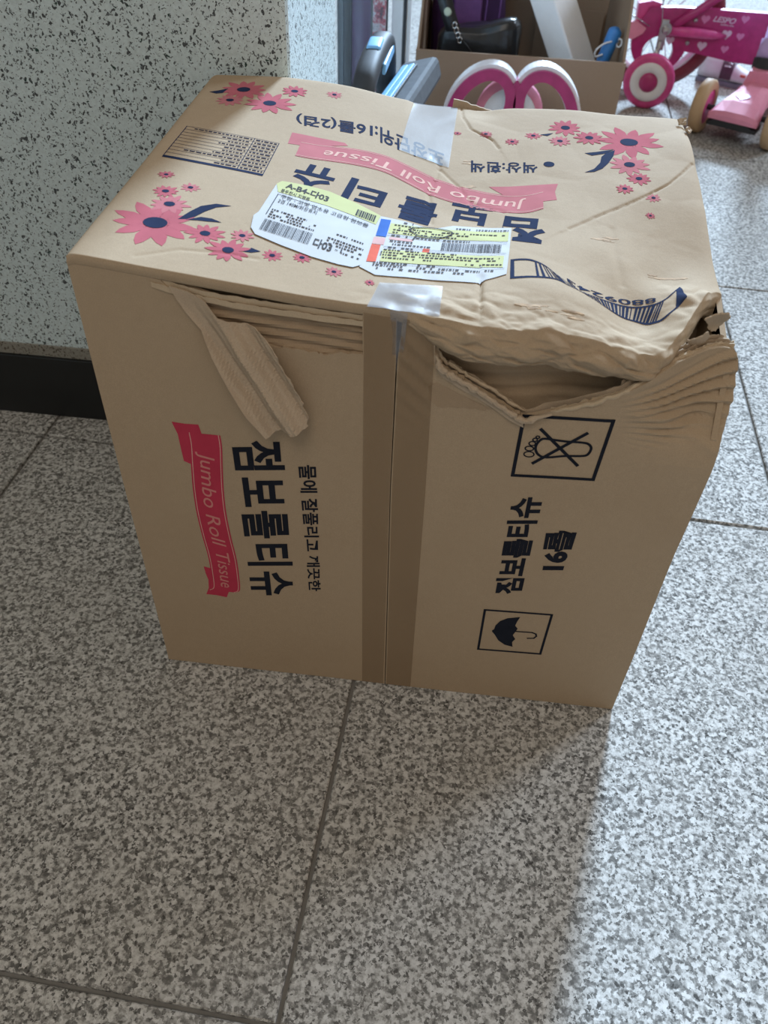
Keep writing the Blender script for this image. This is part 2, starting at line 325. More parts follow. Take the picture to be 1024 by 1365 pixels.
CROSS=[[[0.311,0.3244],[0.341,0.2957]],[[0.3421,0.3245],[0.3102,0.294]]]
UMBBOX=[[0.2956,0.127],[0.352,0.13],[0.3513,0.0742],[0.296,0.0717]]
CANOPY=[[0.305,0.1006],[0.3065,0.1023],[0.3071,0.1079],[0.3103,0.1144],[0.3159,0.1191],[0.3264,0.1226],[0.3247,0.1161],[0.3238,0.1102],[0.3265,0.1064],[0.3253,0.1021],[0.3236,0.0966],[0.3265,0.0917],[0.3244,0.0869],[0.3257,0.0802],[0.3182,0.0822],[0.312,0.0874],[0.308,0.0949],[0.3052,0.0986]]
SHAFT=[[0.3244,0.1023],[0.3394,0.1032],[0.3429,0.1018],[0.3439,0.0987],[0.3421,0.0955],[0.3369,0.0945]]
FLAP_L=[[-0.0001,-0.0039],[0.2134,-0.0069],[0.2092,0.2569],[0.209,0.3699],[0.2081,0.4025],[0.1981,0.4042],[0.1867,0.4052],[0.1865,0.3901],[0.1872,0.3728],[0.1708,0.3717],[0.1612,0.3692],[0.1554,0.3712],[0.1398,0.3713],[0.127,0.3723],[0.1108,0.3758],[0.0919,0.3862],[0.0692,0.4014],[0.058,0.4134],[0.0283,0.4174],[-0.0007,0.4213]]
CORR=[[0.0495,0.4147],[0.058,0.4137],[0.1016,0.4045],[0.1467,0.4024],[0.1877,0.4006],[0.1892,0.3678],[0.1452,0.3643],[0.115,0.3658],[0.0862,0.3801],[0.062,0.4023]]
TONGUE=[[0.0638,0.4111],[0.068,0.4013],[0.0727,0.3926],[0.0812,0.3814],[0.0875,0.3634],[0.0982,0.3435],[0.1094,0.3248],[0.1219,0.3067],[0.1346,0.3114],[0.1514,0.3174],[0.1502,0.3284],[0.1468,0.3373],[0.1413,0.3554],[0.1356,0.3642],[0.1301,0.3779],[0.1208,0.3866],[0.1053,0.3886],[0.094,0.3922],[0.0855,0.4032],[0.0747,0.4081]]
FLAP_R=[[0.2142,-0.0068],[0.2098,0.257],[0.21,0.37],[0.2123,0.403],[0.2227,0.4024],[0.2331,0.4018],[0.2329,0.3921],[0.2344,0.3783],[0.2396,0.3685],[0.2473,0.3641],[0.2552,0.359],[0.2658,0.353],[0.2765,0.3468],[0.2876,0.3394],[0.2985,0.3337],[0.3151,0.3401],[0.3314,0.3463],[0.345,0.3522],[0.3581,0.3592],[0.3668,0.3643],[0.3799,0.3728],[0.3913,0.3788],[0.4014,0.3804],[0.4112,0.3826],[0.4214,0.383],[0.4284,0.3814],[0.4334,0.3741],[0.4357,0.35],[0.4334,0.3278],[0.4307,0.218],[0.4315,0.0001]]
SCRAPS=[[[0.4056,0.3987],[0.4102,0.4003],[0.4178,0.4034],[0.4217,0.399],[0.4211,0.3937],[0.42,0.3885],[0.4188,0.3832],[0.413,0.3861],[0.4086,0.3933]],[[0.3953,0.3866],[0.4,0.389],[0.4071,0.3947],[0.4097,0.3899],[0.4081,0.3827],[0.4044,0.3784],[0.3995,0.3811]]]
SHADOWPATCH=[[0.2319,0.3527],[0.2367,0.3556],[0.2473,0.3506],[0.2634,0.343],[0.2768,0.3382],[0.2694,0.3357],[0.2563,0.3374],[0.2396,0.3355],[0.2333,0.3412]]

W, D, H = .43, .352, .4265
SP=[(0,0,.4265),(0,.1,.427),(0,.2,.428),(0,.352,.430),(.07,.352,.432),(.13,.352,.428),(.183,.352,.420),(.221,.352,.419),(.276,.352,.419),(.33,.352,.422),(.36,.352,.421),(.40,.350,.420),(.43,.34,.421),
(.43,.285,.420),(.43,.253,.415),(.43,.201,.407),(.43,.147,.395),(.43,.104,.389),(.43,.076,.392),
(.053,0,.421),(.1,0,.416),(.147,0,.411),(.19,0,.408),(.232,0,.405),(.265,0,.402),(.288,0,.400),(.317,0,.395),(.351,0,.389),(.375,0.005,.385),(.40,.035,.393),(.415,.055,.394),
(.08,.1,.4215),(.08,.25,.4255),(.15,.08,.4145),(.15,.2,.417),(.2,.27,.415),(.22,.18,.406),(.22,.06,.406),
(.278,.05,.403),(.298,.05,.403),(.318,.05,.401),(.339,.05,.394),(.356,.05,.387),(.372,.05,.3825),(.386,.055,.389),(.40,.08,.393),(.26,.15,.402),(.3,.25,.411),(.36,.27,.415),(.40,.3,.419),(.33,.15,.404),(.36,.11,.397),(.385,.14,.396),(.385,.1,.390),(.4,.2,.408)]

AC = np.array(SP)
def _U(r2): return np.where(r2 > 1e-12, r2*np.log(np.maximum(r2, 1e-12)), 0)
_n = len(AC)
_K = _U(((AC[:, None, :2]-AC[None, :, :2])**2).sum(-1))+np.eye(_n)*2e-5
_P = np.c_[np.ones(_n), AC[:, :2]]
_w = np.linalg.solve(np.block([[_K, _P], [_P.T, np.zeros((3, 3))]]), np.r_[AC[:, 2], 0, 0, 0])
def polydist(x, y, L):
    d = np.full(x.shape, 9.); sd = np.zeros(x.shape)
    for a, b in zip(L, L[1:]):
        a = np.array(a); b = np.array(b); e = b-a; t = np.clip(((x-a[0])*e[0]+(y-a[1])*e[1])/(e@e), 0, 1)
        dx, dy = x-a[0]-t*e[0], y-a[1]-t*e[1]; q = np.hypot(dx, dy); m = q < d
        d = np.where(m, q, d); sd = np.where(m, np.sign(e[0]*dy-e[1]*dx), sd)
    return d, sd
def nz(x, y, s, o=0.):
    return np.array([noise.noise((a*s+o, b*s, o*1.7)) for a, b in zip(np.ravel(x), np.ravel(y))]).reshape(np.shape(x))
def vor(x, y, sx, sy, o=0.):
    """creased-paper relief: distance between the two nearest cell edges"""
    R = []
    for a, b in zip(np.ravel(x), np.ravel(y)):
        d = noise.voronoi((a*sx+o, b*sy+o*2, o))[0]; R.append(d[1]-d[0])
    return np.array(R).reshape(np.shape(x))
def crump(x, z, o):
    wx = x+.004*nz(x, z, 50, o); wz = z+.25*(x-.3)+.003*nz(x, z, 60, o+3)
    a = vor(wx, wz, 32, 95, o); b = vor(wx, wz, 80, 210, o+5)
    return -.0068*(a-.35)+.0026*(b-.35), .0034*(a-.35)+.0010*nz(x, z, 140, o)
def Ztop(x, y):
    x = np.asarray(x, float); y = np.asarray(y, float)
    r2 = (x[..., None]-AC[:, 0])**2+(y[..., None]-AC[:, 1])**2
    z = _U(r2)@_w[:_n]+_w[_n]+_w[_n+1]*x+_w[_n+2]*y
    k = ss(.16, .26, x)
    z = z+.0002*nz(x, y, 30)+k*(.0004*nz(x, y, 30, 3.)+.0012*(vor(x+.004*nz(x, y, 40), y, 17, 17, 8.)-.4))
    f = k*ss(.055, .0, y)                                    # crumpled strip along the front fold
    z = z+f*(.0046*(vor(x+.003*nz(x, y, 60), y, 40, 75, 2.)-.35)+.0012*(vor(x, y, 110, 160, 4.)-.35))
    c = ss(.37, .41, x)*ss(.12, .06, y)
    z = z+c*(.0030*nz(x, y, 50, 11.)+.0045*(vor(x, y, 60, 60, 6.)-.35))
    for L, dep, wid, step in ((CREASE[0], .0010, .0008, .0003), (CREASE[1], .0011, .0009, .0002), (CREASE[2], .0006, .003, 0), (CREASE[3], .0014, .0016, .0006), (CREASE[4], .0009, .0016, 0), (CREASE[5], .0008, .0014, 0), (CREASE[6], .0005, .0015, 0)):
        d, s = polydist(x, y, L)
        z = z-dep*np.exp(-(d/wid)**2)+step*s*np.exp(-d/.02)
    d = np.hypot((x-.2075)/.035, (y-.352)/.03); z = z-.0025*np.exp(-d*d)*ss(.18, .19, x)     # dent under the back tape
    d = np.hypot((x-.252)/.016, (y-.345)/.018); z = z-.003*np.exp(-d*d)
    z = z-.0022*np.exp(-x/.0022)-.0025*np.exp(-(W-x)/.003)-.002*np.exp(-(D-y)/.0022)         # rounded fold lines
    return z
def yF(x): return .010*ss(.27, .33, x)+.084*ss(.366, .43, x)**1.3
def map_top(P, eps=0.):
    x, y = P[:, 0], P[:, 1]; h = .0012
    z = Ztop(x, y); nx = -(Ztop(x+h, y)-Ztop(x-h, y))/(2*h); ny = -(Ztop(x, y+h)-Ztop(x, y-h))/(2*h)
    N = np.c_[nx, ny, np.ones(len(x))]; N /= np.linalg.norm(N, axis=1)[:, None]
    return np.c_[x, y, z]+N*eps, N
def push(x, z): return .034*ss(.35, .43, x)*ss(.30, .385, z)
def yfront(x, z):
    y = push(x, z)
    y = y-.0016*np.exp(-((x-.165)/.03)**2-((z-.33)/.05)**2)+.0014*np.exp(-((x-.17)/.012)**2-((z-.33)/.06)**2)
    y = y+.0007*nz(x, z, 11, 2.)
    # pleats below the torn rim at the right
    e = np.array([.1215, .046]); e = e/np.linalg.norm(e)
    q = (x-.2985)*e[1]-(z-.3337)*e[0]; s = (x-.2985)*e[0]+(z-.3337)*e[1]
    m = ss(.055, .095, s)*ss(.055, .03, q)
    sq = np.maximum(s, .02); g = q/sq+.02*nz(s*.3, q, 40, 6.)        # fan of folds spreading from the low point of the tear
    ph = g*14; am = .35+.9*np.abs(nz(np.floor(ph)*.37, np.floor(ph)*0+.3, 1., 5.))
    tri = 2*np.abs(2*(ph-np.floor(ph)-.5))-1
    y = y+m*(.0034*am*tri*np.minimum(s/.12, 1)*ss(-.004, .006, q)-.0035*ss(.05, .0, q)+.0012*nz(s*.3, q, 150, 3.))
    d = np.hypot((x-.414)/.012, (z-.338)/.010); y = y+.006*np.exp(-d*d)
    dd, sg = polydist(x, z, [(.372, .342), (.40, .335), (.43, .318)]); y = y-.0014*np.exp(-(dd/.004)**2)
    m2 = ss(.24, .232, x)*ss(.208, .214, x)*ss(.30, .36, z); y = y+m2*.0006*np.sin((x*.9+z)*420)
    return y
def map_front(P, eps=0.):
    x, z = P[:, 0], P[:, 1]; h = .0012
    y = yfront(x, z); nx = (yfront(x+h, z)-yfront(x-h, z))/(2*h); nzz = (yfront(x, z+h)-yfront(x, z-h))/(2*h)
    N = np.c_[nx, -np.ones(len(x)), nzz]; N /= np.linalg.norm(N, axis=1)[:, None]
    return np.c_[x, y, z]+N*eps, N

def grid_cut(bm, step):
    co = np.array([v.co[:2] for v in bm.verts]); lo, hi = co.min(0), co.max(0)
    for ax in (0, 1):
        no = Vector((1, 0, 0)) if ax == 0 else Vector((0, 1, 0))
        if isinstance(step, tuple): cuts = step[ax]
        else: cuts = [k*step for k in range(math.ceil(lo[ax]/step+1e-6), math.floor(hi[ax]/step-1e-6)+1)]
        for k in cuts:
            g = bm.verts[:]+bm.edges[:]+bm.faces[:]
            bmesh.ops.bisect_plane(bm, geom=g, dist=1e-7, plane_co=no*k, plane_no=no)
def sheet(name, polys, step, fn, mat, parent, eps=0., thick=0., smooth=True):
    """flat outlines cut along a grid, laid on a surface and given thickness"""
    bm = bmesh.new()
    for P in polys:
        vs = [bm.verts.new((float(p[0]), float(p[1]), 0)) for p in P]
        try: bm.faces.new(vs)
        except ValueError: pass
    bmesh.ops.triangulate(bm, faces=bm.faces[:])
    if step: grid_cut(bm, step)
    bmesh.ops.recalc_face_normals(bm, faces=bm.faces[:])
    bm.verts.index_update()
    P = np.array([v.co[:2] for v in bm.verts]); X, N = fn(P, eps)
    V = [tuple(a) for a in X]
    def face(f): return [v.index for v in f.verts]
    F = []
    for f in bm.faces:
        i = face(f); a, b, c = (Vector(X[i[k]]) for k in (0, 1, 2))
        if (b-a).cross(c-a).dot(Vector(N[i[0]])) < 0: i = i[::-1]
        F.append(i)
    if thick:
        n = len(V); V += [tuple(a) for a in X-N*thick]
        F2 = [[j+n for j in f[::-1]] for f in F]
        E = {}
        for f in F:
            for a, b in zip(f, f[1:]+f[:1]): E[(a, b)] = 1
        for (a, b) in list(E):
            if (b, a) not in E: F2.append([b, a, a+n, b+n])
        F += F2
    bm.free()
    return mesh(name, V, F, mat, parent, smooth and not thick)

_tc = {}
def text_polys(body, bold=.0, shear=0., sp=1.):
    k = (body, bold, shear, sp)
    if k in _tc: return _tc[k]
    c = bpy.data.curves.new('t', 'FONT'); c.body = body; c.offset = bold; c.shear = shear; c.space_character = sp; c.resolution_u = 3
    o = bpy.data.objects.new('t', c); COL.objects.link(o)
    dg = bpy.context.evaluated_depsgraph_get()
    me = bpy.data.meshes.new_from_object(o.evaluated_get(dg))
    co = np.array([v.co[:2] for v in me.vertices]); lo, hi = co.min(0), co.max(0)
    co = (co-lo)/(hi-lo)
    R = [[tuple(co[i]) for i in p.vertices] for p in me.polygons]
    bpy.data.objects.remove(o); bpy.data.curves.remove(c); bpy.data.meshes.remove(me)
    _tc[k] = R; return R
def quad(Q):
    Q = np.array(Q, float)
    return lambda s, t: (1-s)*(1-t)*Q[0]+s*(1-t)*Q[1]+s*t*Q[2]+(1-s)*t*Q[3]
def warp(polys, f): return [[f(*p) for p in P] for P in polys]
def stroke(pts, w, closed=False):
    P = [np.array(p, float) for p in pts]
    if closed: P = P+[P[0]]
    R = []
    for a, b in zip(P, P[1:]):
        d = b-a; l = np.linalg.norm(d)
        if l < 1e-9: continue
        d = d/l; n = np.array([-d[1], d[0]])*w/2; e = d*w*.42
        R.append([a-e+n, a-e-n, b+e-n, b+e+n])
    return R
def rect(f, s0, t0, s1, t1, n=6):
    return [f(s0+(s1-s0)*i/n, t0) for i in range(n+1)]+[f(s1-(s1-s0)*i/n, t1) for i in range(n+1)]

def flower(x, y, r, rnd, npet):
    P = []
    a0 = rnd.random()*6
    for k in range(npet):
        a = a0+k*2*PI/npet+rnd.uniform(-.08, .08); l = r*rnd.uniform(.88, 1.08); w = r*.165
        d = np.array([math.cos(a), math.sin(a)]); n = np.array([-d[1], d[0]]); c = np.array([x, y])
        P.append([c+d*r*.05-n*w*.35, c+d*l*.35-n*w*.8, c+d*l*.62-n*w, c+d*l*.85-n*w*.6, c+d*l, c+d*l*.85+n*w*.6, c+d*l*.62+n*w, c+d*l*.35+n*w*.8, c+d*r*.05+n*w*.35])
    P.append([(x+math.cos(k*PI/7)*r*.33, y+math.sin(k*PI/7)*r*.33) for k in range(14)])
    return P
def disc(x, y, rx, ry, n=18): return [(x+math.cos(k*2*PI/n)*rx, y+math.sin(k*2*PI/n)*ry) for k in range(n)]

def carton():
    root = empty('cardboard_box', (0, 0, 0), 'large dented brown cardboard tissue box with torn front and pink flowers', 'box')
    # ---- top panel: sagging lid, crushed front fold and the inner flap that hangs from it, one sheet
    nx, ny = 330, 260
    xs = np.linspace(0, W, nx+1); rows = []
    t = np.linspace(1, 0, ny+1)
    yf = yF(xs)
    for s in t:
        y = yf+(D-yf)*s; rows.append(np.c_[xs, y, Ztop(xs, y)])
    z0 = rows[-1][:, 2]
    PL = catmull([(0, 0), (-.0006, -.0020), (-.0006, -.0045), (.0004, -.0072), (.005, -.0095), (.010, -.013), (.0115, -.05), (.0105, -.09), (.0095, -.20)], 82)
    PR = catmull([(0, 0), (-.005, -.005), (-.0075, -.011), (-.0065, -.019), (-.001, -.025), (.0115, -.027), (.0155, -.045), (.0105, -.080), (.0095, -.20)], 82)
    k = ss(.205, .25, xs)
    for j in range(1, 82):
        sc = 1-.22*ss(.32, .37, xs)
        y = yf+PL[j, 0]*(1-k)+PR[j, 0]*k; z = z0+PL[j, 1]*(1-k)+PR[j, 1]*k*sc
        m = k*min(1, j/8.)*float(ss(62, 46, j))
        cr = crump(xs, z, 7.)
        y = y+m*cr[0]; z = z+m*cr[1]
        if j > 52: y = y+.0010*np.sin(z*700+nz(xs*.3, z, 20, 8.)*2)*k*ss(81, 72, j)
        rows.append(np.c_[xs, y, z])
    V = np.vstack(rows); m = nx+1
    F = [(r*m+i, (r+1)*m+i, (r+1)*m+i+1, r*m+i+1) for r in range(len(rows)-1) for i in range(nx)]
    tp = mesh('top_panel', V, F, M['kraft'], root, True); tag(tp, 'sagging printed lid with a crushed front fold')
    # ---- side, back and bottom panels
    def flat(ax, val, sgn):
        def f(P, eps):
            a, b = P[:, 0], P[:, 1]; z = np.zeros(len(a))
            X = np.c_[z+val, a, b] if ax == 0 else np.c_[a, z+val, b]
            N = np.c_[z+sgn, z, z] if ax == 0 else np.c_[z, z+sgn, z]
            return X+N*eps, N
        return f
    ys = np.linspace(0, D, 40); zl = Ztop(ys*0, ys)-.0003
    sheet('side_panel', [[(.004, .0005), (D, .0005)]+[(a, b) for a, b in zip(ys[::-1], zl[::-1]) if a > .002]], 0, flat(0, 0, -1), M['kraft'], root, thick=.004)
    ys = np.linspace(.096, D, 40); zr = Ztop(ys*0+W, ys)-.0003
    sheet('side_panel', [[(.006, .0005), (D, .0005)]+[(a, b) for a, b in zip(ys[::-1], zr[::-1])]+[(.082, .368), (.06, .362), (.045, .372), (.03, .37), (.02, .35), (.006, .325)]], 0, flat(0, W, 1), M['kraft'], root, thick=.004)
    xb = np.linspace(.0045, W-.0045, 80); zb = Ztop(xb, xb*0+D)-.0004
    sheet('back_panel', [[(.0045, .0005), (W-.0045, .0005)]+list(zip(xb[::-1], zb[::-1]))], 0, flat(1, D-.0005, 1), M['kraft'], root, thick=.004)
    part('bottom_panel', M['kraft'], root, lambda bm: box(bm, (W/2, D/2, .0025), (W-.009, D-.012, .004)))
    # ---- front flaps
    def clampz(P): return [(a, max(b, .0006)) for a, b in P]
    def jag(P, i0, i1, amp, seed):
        rnd = random.Random(seed); R = []
        for i, (a, b) in enumerate(zip(P, P[1:]+P[:1])):
            R.append(tuple(a))
            if i0 <= i < i1:
                for q in range(1, 5):
                    s = q/5; R.append((a[0]+(b[0]-a[0])*s+rnd.uniform(-amp, amp), a[1]+(b[1]-a[1])*s+rnd.uniform(-amp, amp)))
        return R
    fl = sheet('front_flap', [clampz(jag(FLAP_L, 8, 16, .0009, 3))], .005, map_front, M['kraft'], root, thick=.0034); tag(fl, 'left front flap with its outer paper torn away at the top')
    fr = sheet('front_flap', [clampz(jag(FLAP_R, 5, 14, .0011, 4))], (list(np.arange(.212, .33, .004))+list(np.arange(.33, .432, .0014)), list(np.arange(.01, .31, .006))+list(np.arange(.31, .40, .0014))), map_front, M['kraft'], root, thick=.0036); tag(fr, 'right front flap with a torn, pleated upper edge')
    # exposed fluting behind the torn paper
    def corr(P, eps):
        x, z = P[:, 0], P[:, 1]; tt = z+.10*(x-.06)
        y = .0022+.0011*np.sin(tt/.0072*2*PI)+.0008*nz(x, z, 40)
        dz = .0011*np.cos(tt/.0072*2*PI)*2*PI/.0072; N = np.c_[x*0, -np.ones(len(x)), dz]; N /= np.linalg.norm(N, axis=1)[:, None]
        return np.c_[x, y, z]+N*eps, N
    sheet('fluted_layer', [jag(CORR, 0, 0, 0, 1)], .002, corr, M['medium'], root, thick=.0012)
    # layered cut edges standing along the left flap's top
    for q, (dz, yy) in enumerate(((.0012, .0005), (-.0022, -.0012))):
        L = catmull([(.052, .4138), (.075, .4085), (.1016, .4045), (.13, .4022), (.16, .4005), (.187, .399)], 40)
        def rim(P, eps, yy=yy):
            x, z = P[:, 0], P[:, 1]; y = yy+.0012*nz(x, z, 60, yy*900); N = np.c_[x*0, x*0-1, x*0+.3]; return np.c_[x, y, z]+N*eps, N
        up = [(a, b+dz+.0010*random.random()) for a, b in L]; lo = [(a, b+dz-.0035) for a, b in L[::-1]]
        sheet('cut_edge', [up+lo], .004, rim, M['edge'], root, thick=.0009)
    # hanging strip of peeled liner
    r0 = np.array([.065, .408]); e = np.array([.132, .300])-r0; L2 = np.linalg.norm(e); e = e/L2
    def tong(P, eps):
        x, z = P[:, 0], P[:, 1]
        def Y(x, z):
            tt = ((x-r0[0])*e[0]+(z-r0[1])*e[1])/L2; c = (x-r0[0])*e[1]-(z-r0[1])*e[0]
            a = ss(0., .5, tt)
            return -(.0020+.0130*ss(0, 1, tt))-a*(.0058*np.cos((c+.016)/.024*2*PI)*.8+.0007*np.sin(c/.0052*2*PI+2*nz(x, z, 30)))-.0015*nz(x, z, 45, 4.)
        h = .0008; y = Y(x, z); N = np.c_[(Y(x+h, z)-Y(x-h, z))/(2*h), -np.ones(len(x)), (Y(x, z+h)-Y(x, z-h))/(2*h)]
        N /= np.linalg.norm(N, axis=1)[:, None]
        return np.c_[x, y, z]+N*eps, N
    tg = sheet('torn_strip', [jag(TONGUE, 7, 14, .0010, 5)], .0018, tong, M['inner'], root, thick=.0007); tag(tg, 'peeled strip of liner paper hanging over the left flap')
    # torn rims of the right flap: folded layers behind and in front of the edge
    R0 = FLAP_R[6:26]
    for q, (dy, up, dn, a0, a1) in enumerate(((.0060, .0028, .010, 0, 20), (.0030, .0014, .006, 9, 20), (-.0016, -.0030, .0075, 0, 9), (.0085, .0045, .012, 12, 19))):
        L = catmull(R0[a0:a1], 60); rnd = random.Random(q)
        U = [(a+rnd.uniform(-.0007, .0007), b+up+rnd.uniform(-.0012, .0012)) for a, b in L]; B = [(a, b-dn) for a, b in L[::-1]]
        def rimr(P, eps, dy=dy, q=q):
            x, z = P[:, 0], P[:, 1]; y = push(x, z)*.9+dy+.0022*nz(x, z, 45, q*3.)
            N = np.c_[x*0, x*0-1, x*0+.25]; N /= np.linalg.norm(N, axis=1)[:, None]; return np.c_[x, y, z]+N*eps, N
        sheet('torn_edge', [U+B], .003, rimr, M['edge'] if q in (1,) else M['inner'], root, thick=.0012)
    for q, (i0, i1, r0, dy) in enumerate(((1, 10, .0026, -.0030), (9, 20, .0020, .0010), (0, 9, .0016, .0040))):
        L = catmull(R0[i0:i1], 44); rr = random.Random(q+20); pts = []; rad = []
        for i, (a, b) in enumerate(L):
            pts.append((a+rr.uniform(-.0006, .0006), float(push(a, b))+dy+.0012*noise.noise((a*90, b*90, q)), b-.0005+rr.uniform(-.0008, .0008)+(.003 if q == 2 else 0)))
            rad.append(r0*(.55+.6*abs(noise.noise((a*140, q*3., 0)))+.25*rr.random())*min(1, (i+2)/6, (45-i)/6))
        part('curled_edge', M['edge'] if q else M['inner'], root, lambda bm: tube(bm, pts, rad, 7))
    # scraps in the burst corner
    for q, (P0, yy) in enumerate(zip(SCRAPS, (.040, .030))):
        def sc(P, eps, yy=yy, q=q):
            x, z = P[:, 0], P[:, 1]; Yf = lambda x, z: yy+.006*nz(x, z, 55, q*2.)+(x-.41)*.4-(z-.39)*.5
            h = .001; N = np.c_[(Yf(x+h, z)-Yf(x-h, z))/(2*h), -np.ones(len(x)), (Yf(x, z+h)-Yf(x, z-h))/(2*h)]; N /= np.linalg.norm(N, axis=1)[:, None]
            return np.c_[x, Yf(x, z), z]+N*eps, N
        sheet('torn_scrap', [jag(P0, 0, len(P0), .0008, q)], .002, sc, M['inner'], root, thick=.0011)
    # small frayed bits at the back right corner
    for (x, y, z, a) in ((.4275, .333, .423, .3), (.431, .318, .421, 1.2)):
        def fb(bm, x=x, y=y, z=z, a=a):
            pr = random.Random(int(x*9999)); n = 7
            box(bm, (0, 0, 0), (.007, .005, .0016), Matrix.Rotation(a, 3, 'Z') @ Matrix.Rotation(.5, 3, 'X'))
            bmesh.ops.subdivide_edges(bm, edges=bm.edges[:], cuts=2, use_grid_fill=True)
            for v in bm.verts: v.co += Vector((pr.uniform(-1, 1), pr.uniform(-1, 1), pr.uniform(-1, 1)))*.0008+Vector((x, y, z))
        part('frayed_bit', M['inner'], root, fb)
    tb = [(.222, .400), (.262, .400), (.2615, .4135), (.245, .4175), (.224, .4215)]
    sheet('flap_tab', [jag(tb, 1, 4, .0008, 9)], .004, lambda P, e: (np.c_[P[:, 0], P[:, 0]*0+.3535+(P[:, 1]-.405)*.15, P[:, 1]], np.c_[P[:, 0]*0, P[:, 0]*0-1, P[:, 0]*0]), M['inner'], root, thick=-.002)
    # shadow below the torn edge, painted as a darker kraft patch
    sheet('shade_patch', [jag(SHADOWPATCH, 0, 9, .0009, 6)], .003, map_front, M['medium'], root, eps=.00024)
    # ---- tape
    zt = .3995
    sheet('packing_tape', [[(.1915, .001), (.2120, .001), (.2090, .257), (.2086, .37), (.2078, zt+.002), (.1872, zt+.004), (.1878, .3728), (.1885, .25)]], .004, map_front, M['tape'], root, eps=.0006)
    sheet('packing_tape', [[(.2152, .001), (.2385, .001), (.236, .25), (.2338, .37), (.2325, zt+.001), (.2126, zt+.002), (.2106, .37), (.2108, .257)]], .004, map_front, M['tape'], root, eps=.0006)
    tag(sheet('clear_tape', [TAPE_F], .004, map_top, M['clear'], root, eps=.0006), 'clear tape over the front fold')
    tag(sheet('clear_tape', [TAPE_B], .004, map_top, M['clear'], root, eps=.0006), 'clear tape over the back edge')
    def lapse(P, eps):   # torn tape end bridging the open seam at the top
        x, z = P[:, 0], P[:, 1]; y = -.0015+.002*nz(x, z, 80, 2.)+(.40-z)*.05; N = np.c_[x*0, x*0-1, x*0+.2]; return np.c_[x, y, z], N
    sheet('clear_tape', [[(.2068, .360), (.2125, .360), (.2145, .392), (.2150, .4065), (.2035, .4070), (.2060, .392)]], .002, lapse, M['clear'], root)
    # ---- print on the top
    rnd = random.Random(12); st = .0025
    for i, (x, y, r) in enumerate(FLOWERS):
        n = 11 if r > .009 else 10
        f = sheet('flower_print', flower(x, y, r, rnd, n), st, map_top, M['pink'] if i % 3 != 1 else M['rose'], root, eps=.00016+.00004*(i % 4))
        sheet('flower_centre', [disc(x, y, r*.26, r*.24)], st, map_top, M['navy'], f, eps=.00036)
    for P in LEAVES: sheet('leaf_print', [P], st, map_top, M['navy'], root, eps=.00022)
    q = quad(TABLE); polys = [rect(q, 0, 0, 1, .055, 10)]
    for i in range(11): polys.append(rect(q, 0, .05+i*.0945, 1, .05+i*.0945+.007, 10))
    for s0 in (0, .735, .992): polys.append(rect(q, s0, 0, s0+.008, 1, 4))
    tb = sheet('table_print', polys, st, map_top, M['navy'], root, eps=.00022)
    polys = []
    for i in range(10):
        b = .062+i*.0945
        s = .76
        while s < .97:
            w = rnd.uniform(.015, .05); polys.append(rect(q, s, b+.028, min(s+w, .98), b+.054, 1)); s += w+.012
        s = rnd.choice([.50, .42, .55, .15 if i < 4 else .5]) if i < 9 else .1
        while s < .71:
            w = rnd.uniform(.015, .06); polys.append(rect(q, s, b+.030, min(s+w, .72), b+.052, 1)); s += w+.012
    sheet('small_print', polys, 0, map_top, M['navy'], tb, eps=.00032)
    for body, Q in TQ.items(): sheet('lettering', warp(text_polys(body, .02), quad(Q)), st, map_top, M['navy'], root, eps=.00022)
    sheet('dot_print', [disc(*DOT, .0045, .0045)], st, map_top, M['navy'], root, eps=.00022)
    for ch, (x, y, w) in TITLE.items():
        a = PI-.10; h = {'보': .030, '점': .042}.get(ch, .040); w = w*1.02
        c, s = math.cos(a), math.sin(a)
        def g(p, t, x=x, y=y, w=w, h=h): u, v = (p-.5)*w, (t-.5)*h; return (x+u*c-v*s, y+u*s+v*c)
        sheet('lettering', warp(text_polys(ch, .032), g), st, map_top, M['navy'], root, eps=.00022)
    # ribbon with lettering
    RB = catmull(RIBBON, 60); hw = .0142
    rb = sheet('ribbon_print', [[(p[0], p[1]+hw) for p in RB]+[(p[0], p[1]-hw) for p in RB[::-1]]], st, map_top, M['rose'], root, eps=.00022)
    for P in RIBTAILS: sheet('ribbon_end', [P], st, map_top, M['rose'], rb, eps=.00016)
    sheet('ribbon_outline', [s for k in (-.86, .86) for s in stroke([(p[0], p[1]+hw*k) for p in RB], .0006)], 0, map_top, M['palepink'], rb, eps=.00032)
    def onrib(s, t):
        p = RB[0]+0; u = (.90-s*.76)*59; i = min(int(u), 58); p = RB[i]+(RB[i+1]-RB[i])*(u-i)
        return (p[0], p[1]-(t-.5)*hw*1.15)
    sheet('lettering', warp(text_polys('Jumbo Roll Tissue', .008, .15), onrib), st, map_top, M['palepink'], rb, eps=.00036)
    # barcode in a frame
    BU, BL = catmull(BAR_U, 160), catmull(BAR_L, 160)
    def onbar(s, t):
        u = min(max(s, 0), 1)*159; i = min(int(u), 158); a = BU[i]+(BU[i+1]-BU[i])*(u-i); b = BL[i]+(BL[i+1]-BL[i])*(u-i); return a+(b-a)*t
    polys = [rect(onbar, 0, 0, .03, 1, 2), rect(onbar, .955, 0, 1, 1, 2), rect(onbar, 0, 0, 1, .09, 70), rect(onbar, 0, .90, 1, 1, 70)]
    s = .20; rb2 = random.Random(5)
    while s < .845:
        w = rb2.choice([.005, .007, .012, .018]); polys.append(rect(onbar, s, .05, s+w, .95, 1)); s += w+rb2.choice([.006, .009, .014])
    bc = sheet('barcode_print', polys, st, map_top, M['navy'], root, eps=.00022)
    def ondig(s, t): a = onbar(.80-s*.40, 0); return (a[0], a[1]+.0065-t*.0052)
